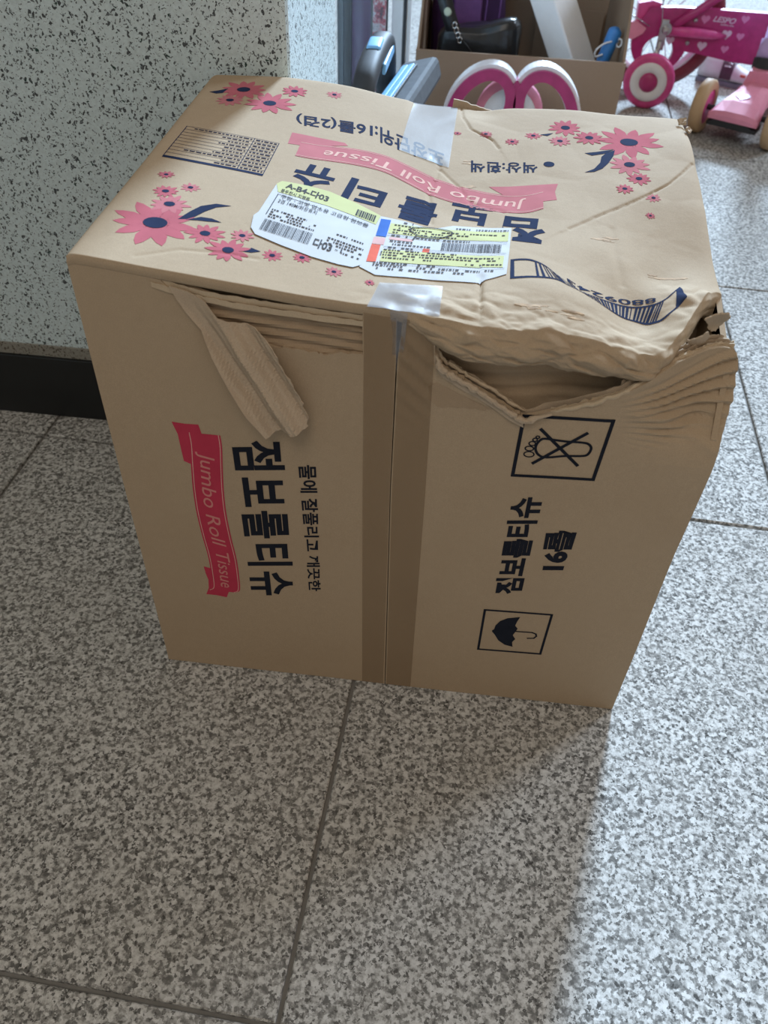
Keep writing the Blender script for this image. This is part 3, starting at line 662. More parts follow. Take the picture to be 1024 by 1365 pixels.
    sheet('lettering', warp(text_polys('8809243', .012), ondig), st, map_top, M['navy'], bc, eps=.00024)
    # rust-coloured water stains
    rr = random.Random(4)
    for (cx, cy, w, n) in ((.306, .030, .020, 9), (.392, .105, .011, 5), (.243, .238, .003, 3), (.243, .196, .003, 3), (.355, .135, .01, 3)):
        for i in range(n):
            x, y, rx, ry = cx+rr.uniform(-1, 1)*w, cy+rr.uniform(-1, 1)*.0035, rr.uniform(.003, .009), rr.uniform(.0006, .0018)
            P = [(x+math.cos(a)*rx*(.8+.5*noise.noise((a*2, x*500, 0))), y+math.sin(a)*ry*(.8+.7*noise.noise((a*3, y*700, 1)))+math.cos(a)*rx*.15) for a in np.linspace(0, 2*PI, 20)[:-1]]
            sheet('rust_stain', [P], st, map_top, M['rust'], root, eps=.00016)
    # ---- shipping labels
    la = sheet('shipping_label', [LABEL_A], st, map_top, M['white'], root, eps=.0007); tag(la, 'white address sticker with a yellow header strip')
    q = quad(LA); T = lambda body, s0, t0, s1, t1, b=.01: warp(text_polys(body, b), lambda s, t: q(s0+(s1-s0)*s, t0+(t1-t0)*t))
    sheet('yellow_strip', [[*(LABEL_A[i] for i in (3, 4, 5, 6, 7)), (.1836, .1220), q(.99, .80), q(.75, .815), q(.5, .825), q(.25, .80), q(.02, .78), LABEL_A[2]]], st, map_top, M['yellow'], la, eps=.0009)
    pr = T('A-B4-다03', .06, .885, .49, 1.02, .03)+T('동두천시 지행동', .04, .79, .33, .86, .012)+T('쿠팡 - 코멧 업소용 고급형 점보롤', .07, .68, .93, .755, .005)+T('2겹 140M/화장휴지', .07, .59, .45, .665, .005)+T('다03', .54, .05, .71, .20, .02)+T('-1', .74, .10, .80, .16)
    def dashes(s0, s1, t, h, dens=.8, rr=random.Random(3)):
        R = []; s = s0
        while s < s1:
            w = rr.uniform(.008, .03)
            if rr.random() < dens: R.append(rect(q, s, t, min(s+w, s1), t+h, 1))
            s += w+.008
        return R
    for t, a, b in ((.43, .06, .40), (.385, .06, .52), (.34, .06, .45), (.295, .06, .50), (.36, .70, .95), (.26, .64, .97), (.215, .64, .97), (.17, .64, .97), (.09, .80, .97)): pr += dashes(a, b, t, .020)
    s = .05; r2 = random.Random(8)
    while s < .50:
        w = r2.choice([.004, .006, .010]); pr.append(rect(q, s, .06, s+w, .25, 1)); s += w+r2.choice([.004, .006, .009])
    s = .78
    while s < .96:
        w = r2.choice([.006, .010, .016]); pr.append(rect(q, s, .83, s+w, .96, 1)); s += w+.006
    pr += stroke([q(.035, .33), q(.035, .74), q(.93, .73)], .0005)
    sheet('label_print', pr, 0, map_top, M['mark'], la, eps=.0011)
    lb = sheet('shipping_label', [LABEL_B], st, map_top, M['white'], root, eps=.0006); tag(lb, 'white waybill slip with yellow, blue and red blocks')
    q = quad(LB)
    sheet('yellow_strip', [rect(q, .09, .70, .985, .90, 12), rect(q, .09, .18, .97, .40, 12)], st, map_top, M['yellow'], lb, eps=.0008)
    sheet('blue_block', [rect(q, .01, .62, .085, .955, 3)], st, map_top, M['blue'], lb, eps=.0009)
    for R4 in ((.0, .16, .065, .46), (.37, .40, .42, .47)): sheet('red_block', [rect(q, *R4, 3)], st, map_top, M['orange'], lb, eps=.0009)
    sheet('pink_block', [rect(q, .0, .47, .085, .60, 3), rect(q, .11, .585, .28, .63, 2)], st, map_top, M['peach'], lb, eps=.0008)
    pr = []
    for t, a, b in ((.925, .10, .26), (.915, .58, .98), (.86, .12, .30), (.81, .12, .96), (.765, .12, .70), (.715, .12, .60), (.655, .10, .70), (.545, .12, .32), (.49, .12, .45), (.425, .12, .30), (.375, .08, .62), (.33, .08, .94), (.285, .08, .92), (.235, .10, .45), (.21, .66, .96), (.14, .05, .55), (.10, .05, .95), (.05, .08, .70)): pr += dashes(a, b, t, .021, .75)
    s = .50
    while s < .94:
        w = r2.choice([.003, .005, .008]); pr.append(rect(q, s, .46, s+w, .62, 1)); s += w+r2.choice([.003, .005, .007])
    for t in (.655, .44, .16): pr += stroke([q(.09, t), q(.5, t), q(.98, t)], .0004)
    sheet('label_print', pr, 0, map_top, M['mark'], lb, eps=.0011)
    ov = [q(.40+.155*math.cos(a)*(1+.08*math.sin(3*a)), .80+.10*math.sin(a)) for a in np.linspace(0, 2*PI, 40)]
    tag(sheet('pen_mark', stroke(ov, .0011)+stroke([q(.30, .72), q(.28, .62)], .0009), 0, map_top, M['mark'], lb, eps=.0013), 'black hand-drawn pen loop')
    # ---- print on the front flaps
    RB = catmull(F_RIB, 60); hw = F_RIBHALF
    rb = sheet('ribbon_print', [[(p[0]+hw, p[1]) for p in RB]+[(p[0]-hw, p[1]) for p in RB[::-1]]], .006, map_front, M['red'], root, eps=.00022)
    for P in F_RIBTAILS: sheet('ribbon_end', [P], .006, map_front, M['red'], rb, eps=.00016)
    sheet('ribbon_outline', [s for k in (-.88, .88) for s in stroke([(p[0]+hw*k, p[1]) for p in RB], .0005)], 0, map_front, M['palepink'], rb, eps=.00032)
    def onr(s, t):
        u = (.15+s*.73)*59; i = min(int(u), 58); p = RB[i]+(RB[i+1]-RB[i])*(u-i); return (p[0]+(t-.5)*hw*1.2-.0012, p[1])
    sheet('lettering', warp(text_polys('Jumbo Roll Tissue', .0, .2), onr), .006, map_front, M['ghost'], rb, eps=.00036)
    for body, Q in FQ.items():
        sheet('lettering', warp(text_polys(body.strip(), .048 if body == '16롤' else (.036 if body.endswith(' ') else (.027 if len(body) < 8 else .022)), 0., 1.16 if body == '점보롤티슈' else 1.), quad(Q)), .008, map_front, M['black'], root, eps=.00022)
    def icon(name, polys, lab): tag(sheet(name, polys, .008, map_front, M['black'], root, eps=.00022), lab)
    icon('no_foot_sign', stroke(FOOTBOX, .0026, True)+stroke(catmull(SOLE+SOLE[:1], 50), .0019)+stroke(CROSS[0], .0025)+stroke(CROSS[1], .0025)+[s for (x, z, a, b) in TOES for s in stroke(disc(x, z, a, b), .0010, True)], 'crossed-out footprint symbol in a square')
    icon('keep_dry_sign', stroke(UMBBOX, .0021, True)+[CANOPY]+stroke(SHAFT, .0015), 'umbrella symbol in a square')
    return root
M['rust'] = plain('rust_stain', (.38, .235, .115), .8, var=.25, scale=200); M['ghost'] = plain('faint_pink_lettering', (.58, .22, .20), .7, var=.04, spec=.2)
carton()

# ------------------------------------------------------------------ things standing behind the carton
def open_carton():
    X0, X1, Y0, Y1, h = .125, .515, 1.25, 1.62, .226
    r = empty('open_carton', ((X0+X1)/2, (Y0+Y1)/2, 0), 'open brown cardboard carton holding bags and a white foam block', 'box')
    def P(name, fn, lab=None):
        o = local(part(name, M['carton'], None, fn), r)
        if lab: o['label'] = lab
        return o
    t = .005
    P('front_panel', lambda bm: box(bm, ((X0+X1)/2, Y0+t/2, h/2+.001), (X1-X0, t, h-.002)))
    P('back_panel', lambda bm: box(bm, ((X0+X1)/2, Y1-t/2, .21), (X1-X0, t, .42)))
    P('side_panel', lambda bm: box(bm, (X0+t/2, (Y0+Y1)/2, h/2+.001), (t, Y1-Y0-2*t-.001, h-.002)))
    P('side_panel', lambda bm: box(bm, (X1-t/2, (Y0+Y1)/2, h/2+.001), (t, Y1-Y0-2*t-.001, h-.002)))
    P('bottom_panel', lambda bm: box(bm, ((X0+X1)/2, (Y0+Y1)/2, .003), (X1-X0-2*t, Y1-Y0-2*t, .005)))
    # raised flaps
    P('flap', lambda bm: prism(bm, [(Y0+.012, h-.001), (Y1-.01, h-.001), (Y1-.02, h+.14), (Y0+.13, h+.15), (Y0+.06, h+.09)], X1-t-.0005, X1-.0005, 'x'))
    P('flap', lambda bm: prism(bm, [(Y0+.012, h-.001), (Y1-.01, h-.001), (Y1-.02, h+.10), (Y0+.10, h+.07)], X0+.0005, X0+t, 'x'))
    # inner flap with a thumb notch, lying against the back
    N = [(.36, .12), (X1-.012, .12), (X1-.012, .232)]+[(.405+.026*math.cos(a), .232-.022*math.sin(a)) for a in np.linspace(0, PI, 14)]+[(.36, .232)]
    P('notched_flap', lambda bm: prism(bm, N, Y1-.02, Y1-.016), 'inner flap with a half-round thumb notch')
    # faint printed bars on the back panel
    def bars(bm):
        for i in range(16): box(bm, (.322+i*.0052, Y1-.0052, .315), (.0026, .0006, .05))
        for z in (.345, .350): box(bm, (.36, Y1-.0052, z), (.10, .0006, .002))
    b = P('printed_bars', bars, 'faint dark printed bars'); b.data.materials.clear(); b.data.materials.append(M['smudge']); b['kind'] = 'stuff'
open_carton()

def blob(bm, c, s, seg=4, amp=.01, freq=18, seed=0, shape=None):
    """soft sack: rounded box with wrinkles"""
    box(bm, (0, 0, 0), s, bev=min(s)*.28, seg=3)
    bmesh.ops.subdivide_edges(bm, edges=bm.edges[:], cuts=seg, use_grid_fill=True)
    for v in bm.verts:
        p = v.co.copy()
        if shape: p = shape(p)
        q = p*freq; n = Vector((noise.noise(q+Vector((seed, 0, 0))), noise.noise(q+Vector((0, seed, 5))), noise.noise(q+Vector((9, 2, seed)))))
        v.co = p+n*amp+Vector(c)

def bags():
    r = empty('purple_bag', (.225, 1.51, .006), 'dark purple cloth bag standing upright in the open carton', 'bag')
    def sh(p): p.x *= 1-.12*max(p.z, 0)/.2; return p
    o = local(part('bag_body', M['purple'], None, lambda bm: blob(bm, (.212, 1.552, .231), (.150, .09, .44), 5, .012, 14, 3, sh), True), r)
    local(part('pocket', M['purplelt'], None, lambda bm: blob(bm, (.212, 1.502, .285), (.060, .016, .20), 3, .006, 26, 1), True), r)
    for x in (.272, .30):
        local(part('piping', M['purplelt'], None, lambda bm, x=x: tube(bm, catmull([(x-.024, 1.502, .20), (x-.022, 1.499, .30), (x-.027, 1.506, .42)], 12), .0016, 6), True), r)
    r = empty('black_handbag', (.24, 1.34, .006), 'black glossy handbag with a snap strap, leaning in the open carton', 'handbag')
    def sh2(p):
        p.z *= 1+.10*p.x/.09; p.x *= 1-.08*p.z/.1; return p
    b = local(part('bag_body', M['leather'], None, lambda bm: blob(bm, (.238, 1.345, .1335), (.170, .075, .245), 5, .009, 20, 7, sh2), True), r)
    local(part('seam', M['rub'], None, lambda bm: tube(bm, catmull([(.205, 1.304, .235), (.222, 1.300, .222), (.236, 1.302, .20), (.243, 1.304, .17)], 14), .0016, 6), True), b)
    def st(bm):
        L = catmull([(.205, 1.312, .222), (.183, 1.312, .262), (.163, 1.325, .315), (.150, 1.35, .37)], 16); A = []
        for p in L: A.append((bm.verts.new((p[0]-.013, p[1]+.002, p[2]-.004)), bm.verts.new((p[0]+.013, p[1]-.002, p[2]+.004)), bm.verts.new((p[0]+.013, p[1]+.001, p[2]+.004)), bm.verts.new((p[0]-.013, p[1]+.005, p[2]-.004))))
        for p, q in zip(A, A[1:]):
            for k in range(4): bm.faces.new((p[k], p[(k+1) % 4], q[(k+1) % 4], q[k]))
        bm.faces.new(A[0]); bm.faces.new(A[-1][::-1])
    s = local(part('strap', M['leather'], None, st, True), r)
    for (x, y, z) in ((.177, 1.3135, .277), (.166, 1.3185, .306)):
        local(part('snap', M['mint'], None, lambda bm, x=x, y=y, z=z: lathe(bm, [(0, .0016), (.0055, .0014), (.0075, 0), (.0075, -.004), (0, -.004)], Matrix.Translation((x, y, z)) @ Matrix.Rotation(PI/2-.35, 4, 'X'), 18)), s)
    local(part('chain', M['clasp'], None, lambda bm: [tube(bm, [(.192+i*.004+.004*math.cos(a), 1.300, .258-i*.008+.0055*math.sin(a)) for a in np.linspace(0, 2*PI, 9)[:-1]], .0014, 6, True) for i in range(4)], True), r)['kind'] = 'stuff'
bags()

def foam():
    r = empty('foam_block', (.43, 1.5, .006), 'long white foam packing block leaning out of the open carton', 'packing foam')
    # leans to the left and back; lower end rests on the carton floor
    a = Vector((.452, 1.385, .150)); b = Vector((.292, 1.44, .44)); d = (b-a).normalized()
    y = Vector((-.88, .47, 0)); y = (y-d*y.dot(d)).normalized(); x = y.cross(d)
    R = Matrix((x, y, d)).transposed()
    L = (b-a).length
    def fn(bm): box(bm, (a+b)/2, (.084, .050, L), R, bev=.004)
    local(part('block', M['foam'], None, fn), r)
    def lip(bm): box(bm, a+d*.20+x*.046-y*.012, (.012, .03, .035), R, bev=.002)
    local(part('side_tab', M['foam'], None, lip), r)
foam()

def wand():
    r = empty('blue_wand', (.476, 1.325, .006), 'blue plastic stick with a white cord loop in the carton corner', 'toy stick')
    local(part('stick', M['bluep'], None, lambda bm: tube(bm, catmull([(.436, 1.305, .0095), (.46, 1.31, .10), (.478, 1.315, .20), (.492, 1.32, .255), (.496, 1.322, .268)], 24), list(np.linspace(.0095, .0135, 18))+[.0135, .0125, .011, .009, .007, .004], 14), True), r)
    local(part('cord', M['wplas'], None, lambda bm: tube(bm, catmull([(.489, 1.307, .247), (.474, 1.302, .243), (.462, 1.30, .232), (.463, 1.302, .221), (.476, 1.304, .225)], 20), .0018, 6), True), r)
    local(part('cord_knot', M['wplas'], None, lambda bm: tube(bm, [(.5035+.005*math.cos(a), 1.312, .244+.007*math.sin(a)) for a in np.linspace(0, 2*PI, 13)[:-1]], .0018, 6, True), True), r)
wand()

def ring_toy():
    r = empty('toy_rider', (.315, 1.15, 0), 'pink and white plastic toy with twin arches in front of the open carton', 'toy')
    def arch(bm, cx, cz, ro, rz, ri, rzi, y0, y1, tilt):
        n = 48; A = []
        for k in range(n):
            a = k*2*PI/n; q = []
            for (rx_, rz_, y) in ((ro, rz, y0), (ro, rz, y1), (ri, rzi, y1), (ri, rzi, y0)):
                x, z = rx_*math.cos(a), rz_*math.sin(a)
                q.append(bm.verts.new((cx+x*math.cos(tilt)-z*math.sin(tilt), y, cz+x*math.sin(tilt)+z*math.cos(tilt))))
            A.append(q)
        for k in range(n):
            p, q = A[k], A[(k+1) % n]
            for j in range(4): bm.faces.new((p[j], p[(j+1) % 4], q[(j+1) % 4], q[j]))
        bmesh.ops.bevel(bm, geom=[e for e in bm.edges if abs((e.verts[0].co-e.verts[1].co).y) < 1e-6 and e.calc_face_angle(0) > .5], offset=.0012, segments=1, affect='EDGES')
    for cx, cz, ro, rz, ti in ((.2545, .166, .062, .083, -.50), (.3725, .168, .061, .083, .42)):
        w = local(part('arch', M['wplas'], None, lambda bm: arch(bm, cx, cz, ro, rz, ro-.026, rz-.026, 1.121, 1.152, ti)), r); w['label'] = 'white outer shell'
        f = local(part('arch_face', M['mag'], None, lambda bm: arch(bm, cx, cz, ro-.0050, rz-.0065, ro-.0245, rz-.0245, 1.113, 1.1205, ti)), r); f['label'] = 'dark pink face'
    local(part('stem', M['mag'], None, lambda bm: prism(bm, [(.298, .20), (.303, .165), (.27, .12), (.27, .02), (.36, .02), (.36, .12), (.327, .165), (.331, .20), (.3145, .225)], 1.114, 1.135)), r)
    wh = Matrix.Translation((.309, 1.166, .150)) @ Matrix.Rotation(PI/2, 4, 'X')
    w = local(part('knob', M['ltpink'], None, lambda bm: lathe(bm, [(0, .012), (.04, .014), (.062, .010), (.062, -.012), (0, -.012)], wh, 40), True), r)
    local(part('knob_disc', M['wplas'], None, lambda bm: lathe(bm, [(0, .017), (.03, .018), (.049, .0145), (.049, .010), (0, .010)], wh, 40), True), r)
    local(part('base', M['wplas'], None, lambda bm: box(bm, (.315, 1.15, .0125), (.16, .09, .023), bev=.006)), r)
ring_toy()

def cart():
    r = empty('folding_cart', (.135, .86, 0), 'grey folded plastic cart with light blue latches behind the wall corner', 'cart')
    # tilted deck plate
    R = Matrix.Rotation(-.12, 3, 'Z') @ Matrix.Rotation(-.28, 3, 'Y')
    o = Vector((.137, .855, .262))
    def dk(bm): box(bm, o, (.062, .29, .035), R, bev=.008)
    d = local(part('deck', M['grey'], None, dk), r)
    def sl(bm): box(bm, o+R @ Vector((-.006, -.002, .0185)), (.024, .20, .006), R, bev=.001)
    local(part('slot', M['rub'], None, sl), d)
    for k in (-1, 1):
        def bl(bm, k=k): box(bm, o+R @ Vector((-.006+k*.0052, .004, .0205)), (.0098, .175, .008), R, bev=.0015)
        local(part('blue_latch', M['sky'], None, bl), d)['label'] = 'light blue latch strip'
    # folded body down to the floor
    local(part('body', M['dgrey'], None, lambda bm: box(bm, (.128, .87, .118), (.05, .26, .23), bev=.01)), r)
    for y in (.77, .97):
        local(part('caster', M['rub'], None, lambda bm, y=y: lathe(bm, [(0, .008), (.014, .008), (.017, .005), (.017, -.005), (.014, -.008), (0, -.008)], Matrix.Translation((.168, y, .0172)) @ Matrix.Rotation(PI/2, 4, 'Y'), 20)), r)
    # arched handle
    hp = catmull([(.094, .675, .02), (.094, .677, .18), (.095, .684, .285), (.097, .705, .322), (.0995, .76, .336), (.102, .83, .338), (.104, .875, .330), (.105, .90, .295), (.106, .91, .20)], 48)
    def hd(bm):
        n = 14; A = []
        for i, p in enumerate(hp):
            t = Vector(hp[min(i+1, 47)]-hp[max(i-1, 0)]).normalized(); a = Vector((1, 0, 0)); a = (a-t*a.dot(t)).normalized(); b = t.cross(a)
            A.append([bm.verts.new(Vector(p)+a*.0155*math.copysign(abs(math.cos(k*2*PI/n))**.7, math.cos(k*2*PI/n))+b*.013*math.copysign(abs(math.sin(k*2*PI/n))**.7, math.sin(k*2*PI/n))) for k in range(n)])
        for p, q in zip(A, A[1:]):
            for k in range(n): bm.faces.new((p[k], p[(k+1) % n], q[(k+1) % n], q[k]))
        bm.faces.new(A[0][::-1]); bm.faces.new(A[-1])
    h = local(part('handle', M['dgrey'], None, hd, True), r)
    local(part('release_button', M['sky'], None, lambda bm: box(bm, (.1005, .79, .349), (.020, .045, .009), Matrix.Rotation(.03, 3, 'X'), bev=.004, seg=3), True), h)['label'] = 'light blue release button'
    local(part('side_strip', M['sky'], None, lambda bm: box(bm, (.1165, .82, .325), (.005, .12, .014), Matrix.Rotation(-.03, 3, 'X'), bev=.002)), h)['label'] = 'light blue side strip'
cart()

def panels():
    r = empty('wrapped_board', (.06, 1.05, 0), 'dark board with a printed strip, wrapped in clear plastic behind the cart', 'board')
    local(part('board', M['rub'], None, lambda bm: box(bm, (.048, 1.06, .40), (.082, .02, .80), bev=.003)), r)
    local(part('cloth_panel', M['purple'], None, lambda bm: box(bm, (.048, 1.046, .40), (.030, .006, .80))), r)
    local(part('printed_strip', M['poster'], None, lambda bm: box(bm, (.0775, 1.045, .40), (.021, .008, .80))), r)['label'] = 'mottled red and white printed strip'
    def sh(bm):
        for k in range(13):
            a, b = bm.verts.new((.008+k*.0068, 1.032+.005*math.sin(k*1.7), .003)), bm.verts.new((.008+k*.0068, 1.032+.005*math.sin(k*1.7+.6), .82))
        bm.verts.ensure_lookup_table()
        for k in range(12): bm.faces.new((bm.verts[2*k], bm.verts[2*k+2], bm.verts[2*k+3], bm.verts[2*k+1]))
    local(part('plastic_wrap', M['sheet'], None, sh, True), r)
    for x in (.021, .033): local(part('wrap_fold', M['grey'], None, lambda bm, x=x: tube(bm, [(x, 1.024, .003), (x+.001, 1.025, .4), (x, 1.024, .8)], .0011, 6), True), r)
    r = empty('metal_post', (.115, 1.06, 0), 'white metal upright with a grooved edge beside the wrapped board', 'post')
    local(part('upright', M['postw'], None, lambda bm: box(bm, (.1065, 1.06, .40), (.019, .022, .80), bev=.002)), r)
    local(part('groove', M['dgrey'], None, lambda bm: box(bm, (.1182, 1.054, .40), (.0045, .012, .80))), r)
    local(part('side_rail', M['postw'], None, lambda bm: box(bm, (.1236, 1.06, .40), (.0063, .020, .80), bev=.001)), r)
    local(part('foot', M['dgrey'], None, lambda bm: box(bm, (.113, 1.06, .006), (.032, .06, .012), bev=.002)), r)
panels()

def heart(cx, cz, s):
    P = []
    for t in np.linspace(0, 2*PI, 25)[:-1]:
        P.append((cx+s*.0625*16*math.sin(t)**3, cz+s*.0625*(13*math.cos(t)-5*math.cos(2*t)-2*math.cos(3*t)-math.cos(4*t))))
    return P
def bicycle():
    r = empty('kids_bicycle', (.69, 1.88, 0), 'magenta kids bicycle with training wheel and heart-printed chain guard', 'bicycle')
    A = Vector((.680, 1.905, .152)); RX = Matrix.Rotation(PI/2, 4, 'X')
    MX = Matrix.Translation(A) @ RX
    def torus(bm, R, rr, sq=1.): 
        n, m = 56, 12
        V = [[bm.verts.new(MX @ Vector(((R+rr*math.cos(j*2*PI/m))*math.cos(i*2*PI/n), (R+rr*math.cos(j*2*PI/m))*math.sin(i*2*PI/n), sq*rr*math.sin(j*2*PI/m)))) for j in range(m)] for i in range(n)]
        for i in range(n):
            for j in range(m): bm.faces.new((V[i][j], V[(i+1) % n][j], V[(i+1) % n][(j+1) % m], V[i][(j+1) % m]))
    w = local(part('rear_wheel', M['tyre'], None, lambda bm: torus(bm, .133, .019), True), r); w['label'] = 'dark red tyre'
    local(part('white_rim', M['wplas'], None, lambda bm: torus(bm, .114, .0085, 1.7), True), w)
    local(part('hub', M['steel'], None, lambda bm: lathe(bm, [(0, .03), (.012, .03), (.012, .02), (.016, .018), (.016, -.018), (.012, -.02), (0, -.03)], MX, 20), True), w)
    for k in range(16):
        a = k*2*PI/16
        local(part('spoke', M['steel'], None, lambda bm, a=a, k=k: tube(bm, [MX @ Vector((.013*math.cos(a+.6), .013*math.sin(a+.6), .012*(-1)**k)), MX @ Vector((.108*math.cos(a), .108*math.sin(a), 0))], .0012, 5)), w)
    # chain guard with an opening at the axle end
    gx, gz = .680, .124
    out = [(.640, .1925), (.70, .1965), (.80, .197), (.96, .195), (1.06, .192), (1.07, .14), (1.05, .088), (.96, .080), (.86, .088), (.775, .101), (.742, .104)]
    arc = [(gx+.068*math.cos(a), gz+.072*math.sin(a)) for a in np.linspace(-.30, -PI-.75, 26)]
    hole = [(.680+.037*math.cos(a), .098+.036*math.sin(a)) for a in np.linspace(0, 2*PI, 29)[:-1]]
    g = local(part('chain_guard', M['mag'], None, lambda bm: prism_hole(bm, out+arc, hole, 1.852, 1.868)), r)
    def flatpart(name, polys, y, mat, parent, lab=None):
        def fn(bm):
            for P in polys: prism(bm, P, y, y+.0006)
        o = local(part(name, mat, None, fn), parent)
        if lab: o['label'] = lab
        return o
    for (x, z, s, c) in ((.774, .176, .0105, 'heartpk'), (.866, .181, .0095, 'heartpk'), (.703, .126, .0105, 'heart'), (.782, .119, .0115, 'heart'), (.833, .147, .0115, 'heart'), (.866, .144, .0095, 'heartpk'), (.838, .115, .0095, 'heartpk')):
        flatpart('heart_print', [heart(x, z, s)], 1.8512, M[c], g, 'pale heart')
    flatpart('lettering', [[(.792+.054*p[0], .172+.012*p[1]-.003*p[0]) for p in P] for P in text_polys('LESPO', .02, .35)], 1.8512, M['heart'], g)['kind'] = 'stuff'
    flatpart('lettering', [[(.812+.032*p[0], .1655+.0035*p[1]-.002*p[0]) for p in P] for P in text_polys('children bike', .02, .2)], 1.8512, M['heart'], g)['kind'] = 'stuff'
    for x, z in ((.752, .172), (.746, .123)): local(part('screw', M['steel'], None, lambda bm, x=x, z=z: lathe(bm, [(0, .004), (.004, .003), (.0055, 0), (0, 0)], Matrix.Translation((x, 1.852, z)) @ RX, 12)), g)
    # frame tubes
    local(part('seat_stay', M['mag'], None, lambda bm: tube(bm, [(.702, 1.843, .158), (.745, 1.843, .19), (.82, 1.845, .247), (.90, 1.85, .31)], .0095, 12), True), r)
    local(part('chain_stay', M['maglt'], None, lambda bm: tube(bm, [(.690, 1.840, .150), (.745, 1.838, .149), (.80, 1.842, .146), (.832, 1.852, .142)], [.0105, .011, .010, .004], 12), True), r)
    local(part('axle_bracket', M['steel'], None, lambda bm: (box(bm, (.678, 1.828, .142), (.018, .006, .066), bev=.002), lathe(bm, [(0, .016), (.008, .014), (.010, 0), (.014, 0), (.014, -.006), (0, -.006)], Matrix.Translation((.682, 1.824, .155)) @ RX, 14))), r)
    tb = local(part('stabiliser_arm', M['steel'], None, lambda bm: tube(bm, catmull([(.677, 1.826, .13), (.672, 1.815, .10), (.664, 1.785, .066), (.661, 1.745, .060)], 14), .006, 8), True), r)
    # training wheel
    TM = Matrix.Translation((.657, 1.752, .0602)) @ Matrix.Rotation(-.22, 4, 'Z') @ RX
    tw = local(part('training_wheel', M['maglt'], None, lambda bm: lathe(bm, [(0, .008), (.040, .010), (.052, .012), (.059, .008), (.060, 0), (.059, -.010), (.05, -.014), (0, -.014)], TM, 40), True), r); tw['label'] = 'small pink training wheel with a white ring'
    local(part('white_ring', M['wplas'], None, lambda bm: lathe(bm, [(.020, .0095), (.022, .0135), (.040, .0145), (.043, .0115), (.043, .006), (.02, .006), (.020, .0095)], TM, 36), True), tw)
    local(part('hub_cap', M['mag'], None, lambda bm: lathe(bm, [(0, .020), (.012, .019), (.021, .0145), (.023, .009), (0, .009)], TM, 28), True), tw)
    # fender pieces above the wheel at the left
    local(part('fender', M['maglt'], None, lambda bm: prism(bm, [(.612, .198), (.645, .205), (.668, .200), (.660, .168), (.640, .152), (.615, .158)], 1.862, 1.890)), r)
    local(part('reflector', M['ltpink'], None, lambda bm: prism(bm, [(.592, .160), (.614, .164), (.640, .150), (.634, .138), (.612, .124), (.594, .128)], 1.846, 1.858)), r)
    local(part('brake_cable', M['steel'], None, lambda bm: tube(bm, catmull([(.672, 1.835, .165), (.664, 1.83, .20), (.655, 1.83, .24)], 10), .0012, 5), True), r)
    local(part('brake_cable', M['steel'], None, lambda bm: tube(bm, [(.598, 1.84, .178), (.645, 1.84, .156)], .0012, 5), True), r)
bicycle()

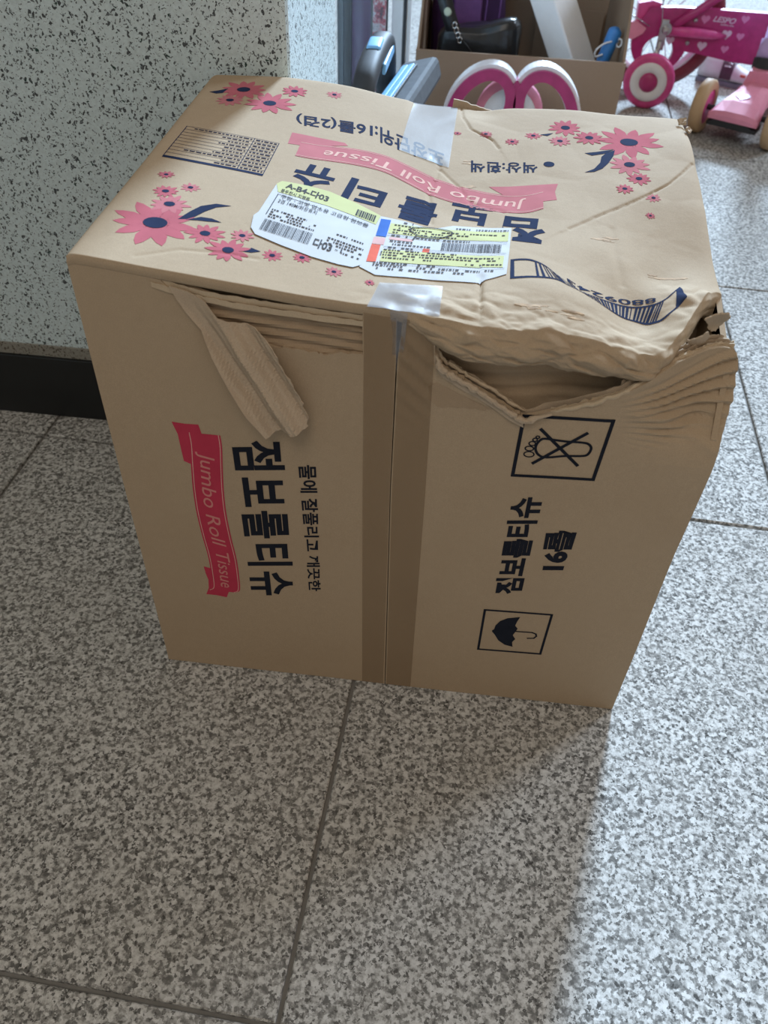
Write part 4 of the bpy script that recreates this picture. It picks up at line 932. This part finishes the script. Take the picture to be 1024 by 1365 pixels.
def scooter():
    r = empty('kick_scooter', (.84, 1.60, 0), 'pink three-wheeled kick scooter with tan wheels at the right edge', 'scooter')
    d = Vector((.87, -.49, 0)).normalized(); f = Vector((-d.y, d.x, 0))*-1     # axle direction, heading
    if f.y > 0: f = -f
    c = Vector((.838, 1.572, 0))
    B = Matrix((d, -f, Vector((0, 0, 1)))).transposed()
    def W(a, b, z): return c+d*a-f*b+Vector((0, 0, z))
    for s in (-1, 1):
        MT = Matrix.Translation(W(s*.083, -.002, .0562)) @ B.to_4x4() @ Matrix.Rotation(PI/2, 4, 'Y')
        t = local(part('front_wheel', M['tan'], None, lambda bm: lathe(bm, [(.036, .013), (.050, .0135), (.0555, .009), (.056, 0), (.0555, -.009), (.050, -.0135), (.036, -.013), (.036, .013)], MT, 40), True), r); t['label'] = 'tan rubber wheel'
        local(part('wheel_hub', M['maglt'], None, lambda bm: lathe(bm, [(0, .010), (.012, .010), (.036, .0115), (.036, -.0115), (.012, -.010), (0, -.010)], MT, 32), True), t)
    local(part('axle', M['rub'], None, lambda bm: tube(bm, [W(-.085, 0, .056), W(.085, 0, .056)], .006, 10)), r)
    def loft(bm, secs):
        R = []
        for (b, hw, z0, z1, e) in secs:
            R.append([bm.verts.new(W(a*hw, b, z)) for a, z in ((-1, z0), (1, z0), (1, z0+(z1-z0)*.55), (.8, z1-.002), (.4, z1+e), (-.4, z1+e), (-.8, z1-.002), (-1, z0+(z1-z0)*.55))])
        for p, q in zip(R, R[1:]):
            for k in range(8): bm.faces.new((p[k], p[(k+1) % 8], q[(k+1) % 8], q[k]))
        bm.faces.new(R[0]); bm.faces.new(R[-1][::-1])
    b = local(part('front_cover', M['ltpink'], None, lambda bm: loft(bm, [(-.052, .050, .050, .060, 0), (-.046, .056, .048, .068, .001), (-.01, .052, .048, .080, .003), (.05, .040, .048, .090, .004), (.10, .032, .048, .098, .004), (.125, .030, .050, .100, .004)]), False), r)
    local(part('bumper', M['rub'], None, lambda bm: loft(bm, [(-.049, .048, .036, .0495, 0), (-.044, .056, .034, .0478, 0), (.0, .054, .034, .0478, 0), (.06, .042, .034, .0478, 0)])), r)
    # heart badge on the cover
    def bd(bm):
        P = heart(0, 0, .016); N = (W(-.02, .04, .094)-W(-.02, -.01, .083)).normalized(); u = d; v = N; n = u.cross(v)
        if n.z < 0: n = -n
        o = W(-.006, .012, .0865)
        A = [bm.verts.new(o+u*p[0]+v*p[1]+n*.0022) for p in P]; C = [bm.verts.new(o+u*p[0]+v*p[1]-n*.004) for p in P]
        k = len(P); fa = [bm.faces.new(A), bm.faces.new(C[::-1])]
        for i in range(k): bm.faces.new((A[i], A[(i+1) % k], C[(i+1) % k], C[i]))
        bmesh.ops.triangulate(bm, faces=fa)
    local(part('heart_badge', M['lilac'], None, bd), b)['label'] = 'pale lilac heart badge'
    # steering column, block and collar
    local(part('column_block', M['ltpink'], None, lambda bm: loft(bm, [(.090, .034, .05, .122, 0), (.150, .034, .05, .135, 0)])), r)
    up = Vector((.02, .10, .40)).normalized()
    p0 = W(.0, .135, .118)
    local(part('collar', M['rub'], None, lambda bm: tube(bm, [p0, p0+up*.022], .036, 20)), r)
    local(part('column', M['lilac'], None, lambda bm: tube(bm, [p0+up*.0215, p0+up*.06, p0+up*.061, p0+up*.45], [.033, .031, .026, .022], 20), True), r)
    # foot deck running back, with the rear wheel
    local(part('deck', M['ltpink'], None, lambda bm: box(bm, W(0, .30, .060), (.11, .34, .022), B, bev=.008)), r)
    MT = Matrix.Translation(W(0, .50, .0402)) @ B.to_4x4() @ Matrix.Rotation(PI/2, 4, 'Y')
    local(part('rear_wheel', M['tan'], None, lambda bm: lathe(bm, [(0, .012), (.036, .012), (.04, .008), (.04, -.008), (.036, -.012), (0, -.012)], MT, 28), True), r)
scooter()

def shoe():
    r = empty('child_shoe', (.905, 2.0, 0), 'white child shoe with a plum strap beside the bicycle', 'shoe')
    O = Vector((.835, 2.03, 0)); e = Vector((.88, -.42, 0)).normalized(); s = Vector((-e.y, e.x, 0))
    secs = [(0, .022, .055), (.02, .027, .062), (.05, .028, .064), (.08, .029, .052), (.11, .032, .038), (.14, .030, .030), (.158, .018, .024)]
    def up(bm, lo, k, hh=None):
        R = []
        for (x, w, h) in secs:
            h = h if hh is None else hh; w = w*k
            R.append([bm.verts.new(O+e*x+s*w*a+Vector((0, 0, lo+(h-lo)*b))) for a, b in ((-1, 0), (-1, .35), (-.8, .75), (-.4, .97), (0, 1), (.4, .97), (.8, .75), (1, .35), (1, 0))])
        for p, q in zip(R, R[1:]):
            for j in range(8): bm.faces.new((p[j], p[j+1], q[j+1], q[j]))
            bm.faces.new((p[8], p[0], q[0], q[8]))
        bm.faces.new(R[0][::-1]); bm.faces.new(R[-1])
    local(part('upper', M['shoe'], None, lambda bm: up(bm, .014, 1.), True), r)
    local(part('sole', M['shoegr'], None, lambda bm: up(bm, .0, 1.1, .0142)), r)
    def st(bm):
        R = []
        for x in (.060, .082, .084, .090):
            w = .0302
            h = np.interp(x, [q[0] for q in secs], [q[2] for q in secs])+.002
            R.append([bm.verts.new(O+e*x+s*w*a+Vector((0, 0, .016+(h-.016)*b))) for a, b in ((-1, 0), (-1, .35), (-.8, .77), (-.4, .98), (0, 1.02), (.4, .98), (.8, .77), (1, .35), (1, 0))])
        for p, q in zip(R, R[1:]):
            for j in range(8): bm.faces.new((p[j], p[j+1], q[j+1], q[j]))
    sp = local(part('strap', M['strap'], None, st, True), r)
    for k in range(4):
        def dsh(bm, k=k): box(bm, O+e*.074+s*(-.026+k*.010)+Vector((0, 0, .046+k*.0045)), (.016, .003, .003), Matrix.Rotation(-.45, 3, 'Z'))
        local(part('strap_dash', M['shoe'], None, dsh), sp)
    local(part('red_tab', M['orange'], None, lambda bm: box(bm, O+e*.118-s*.026+Vector((0, 0, .030)), (.014, .004, .006), Matrix.Rotation(-.45, 3, 'Z'), bev=.001)), r)
shoe()
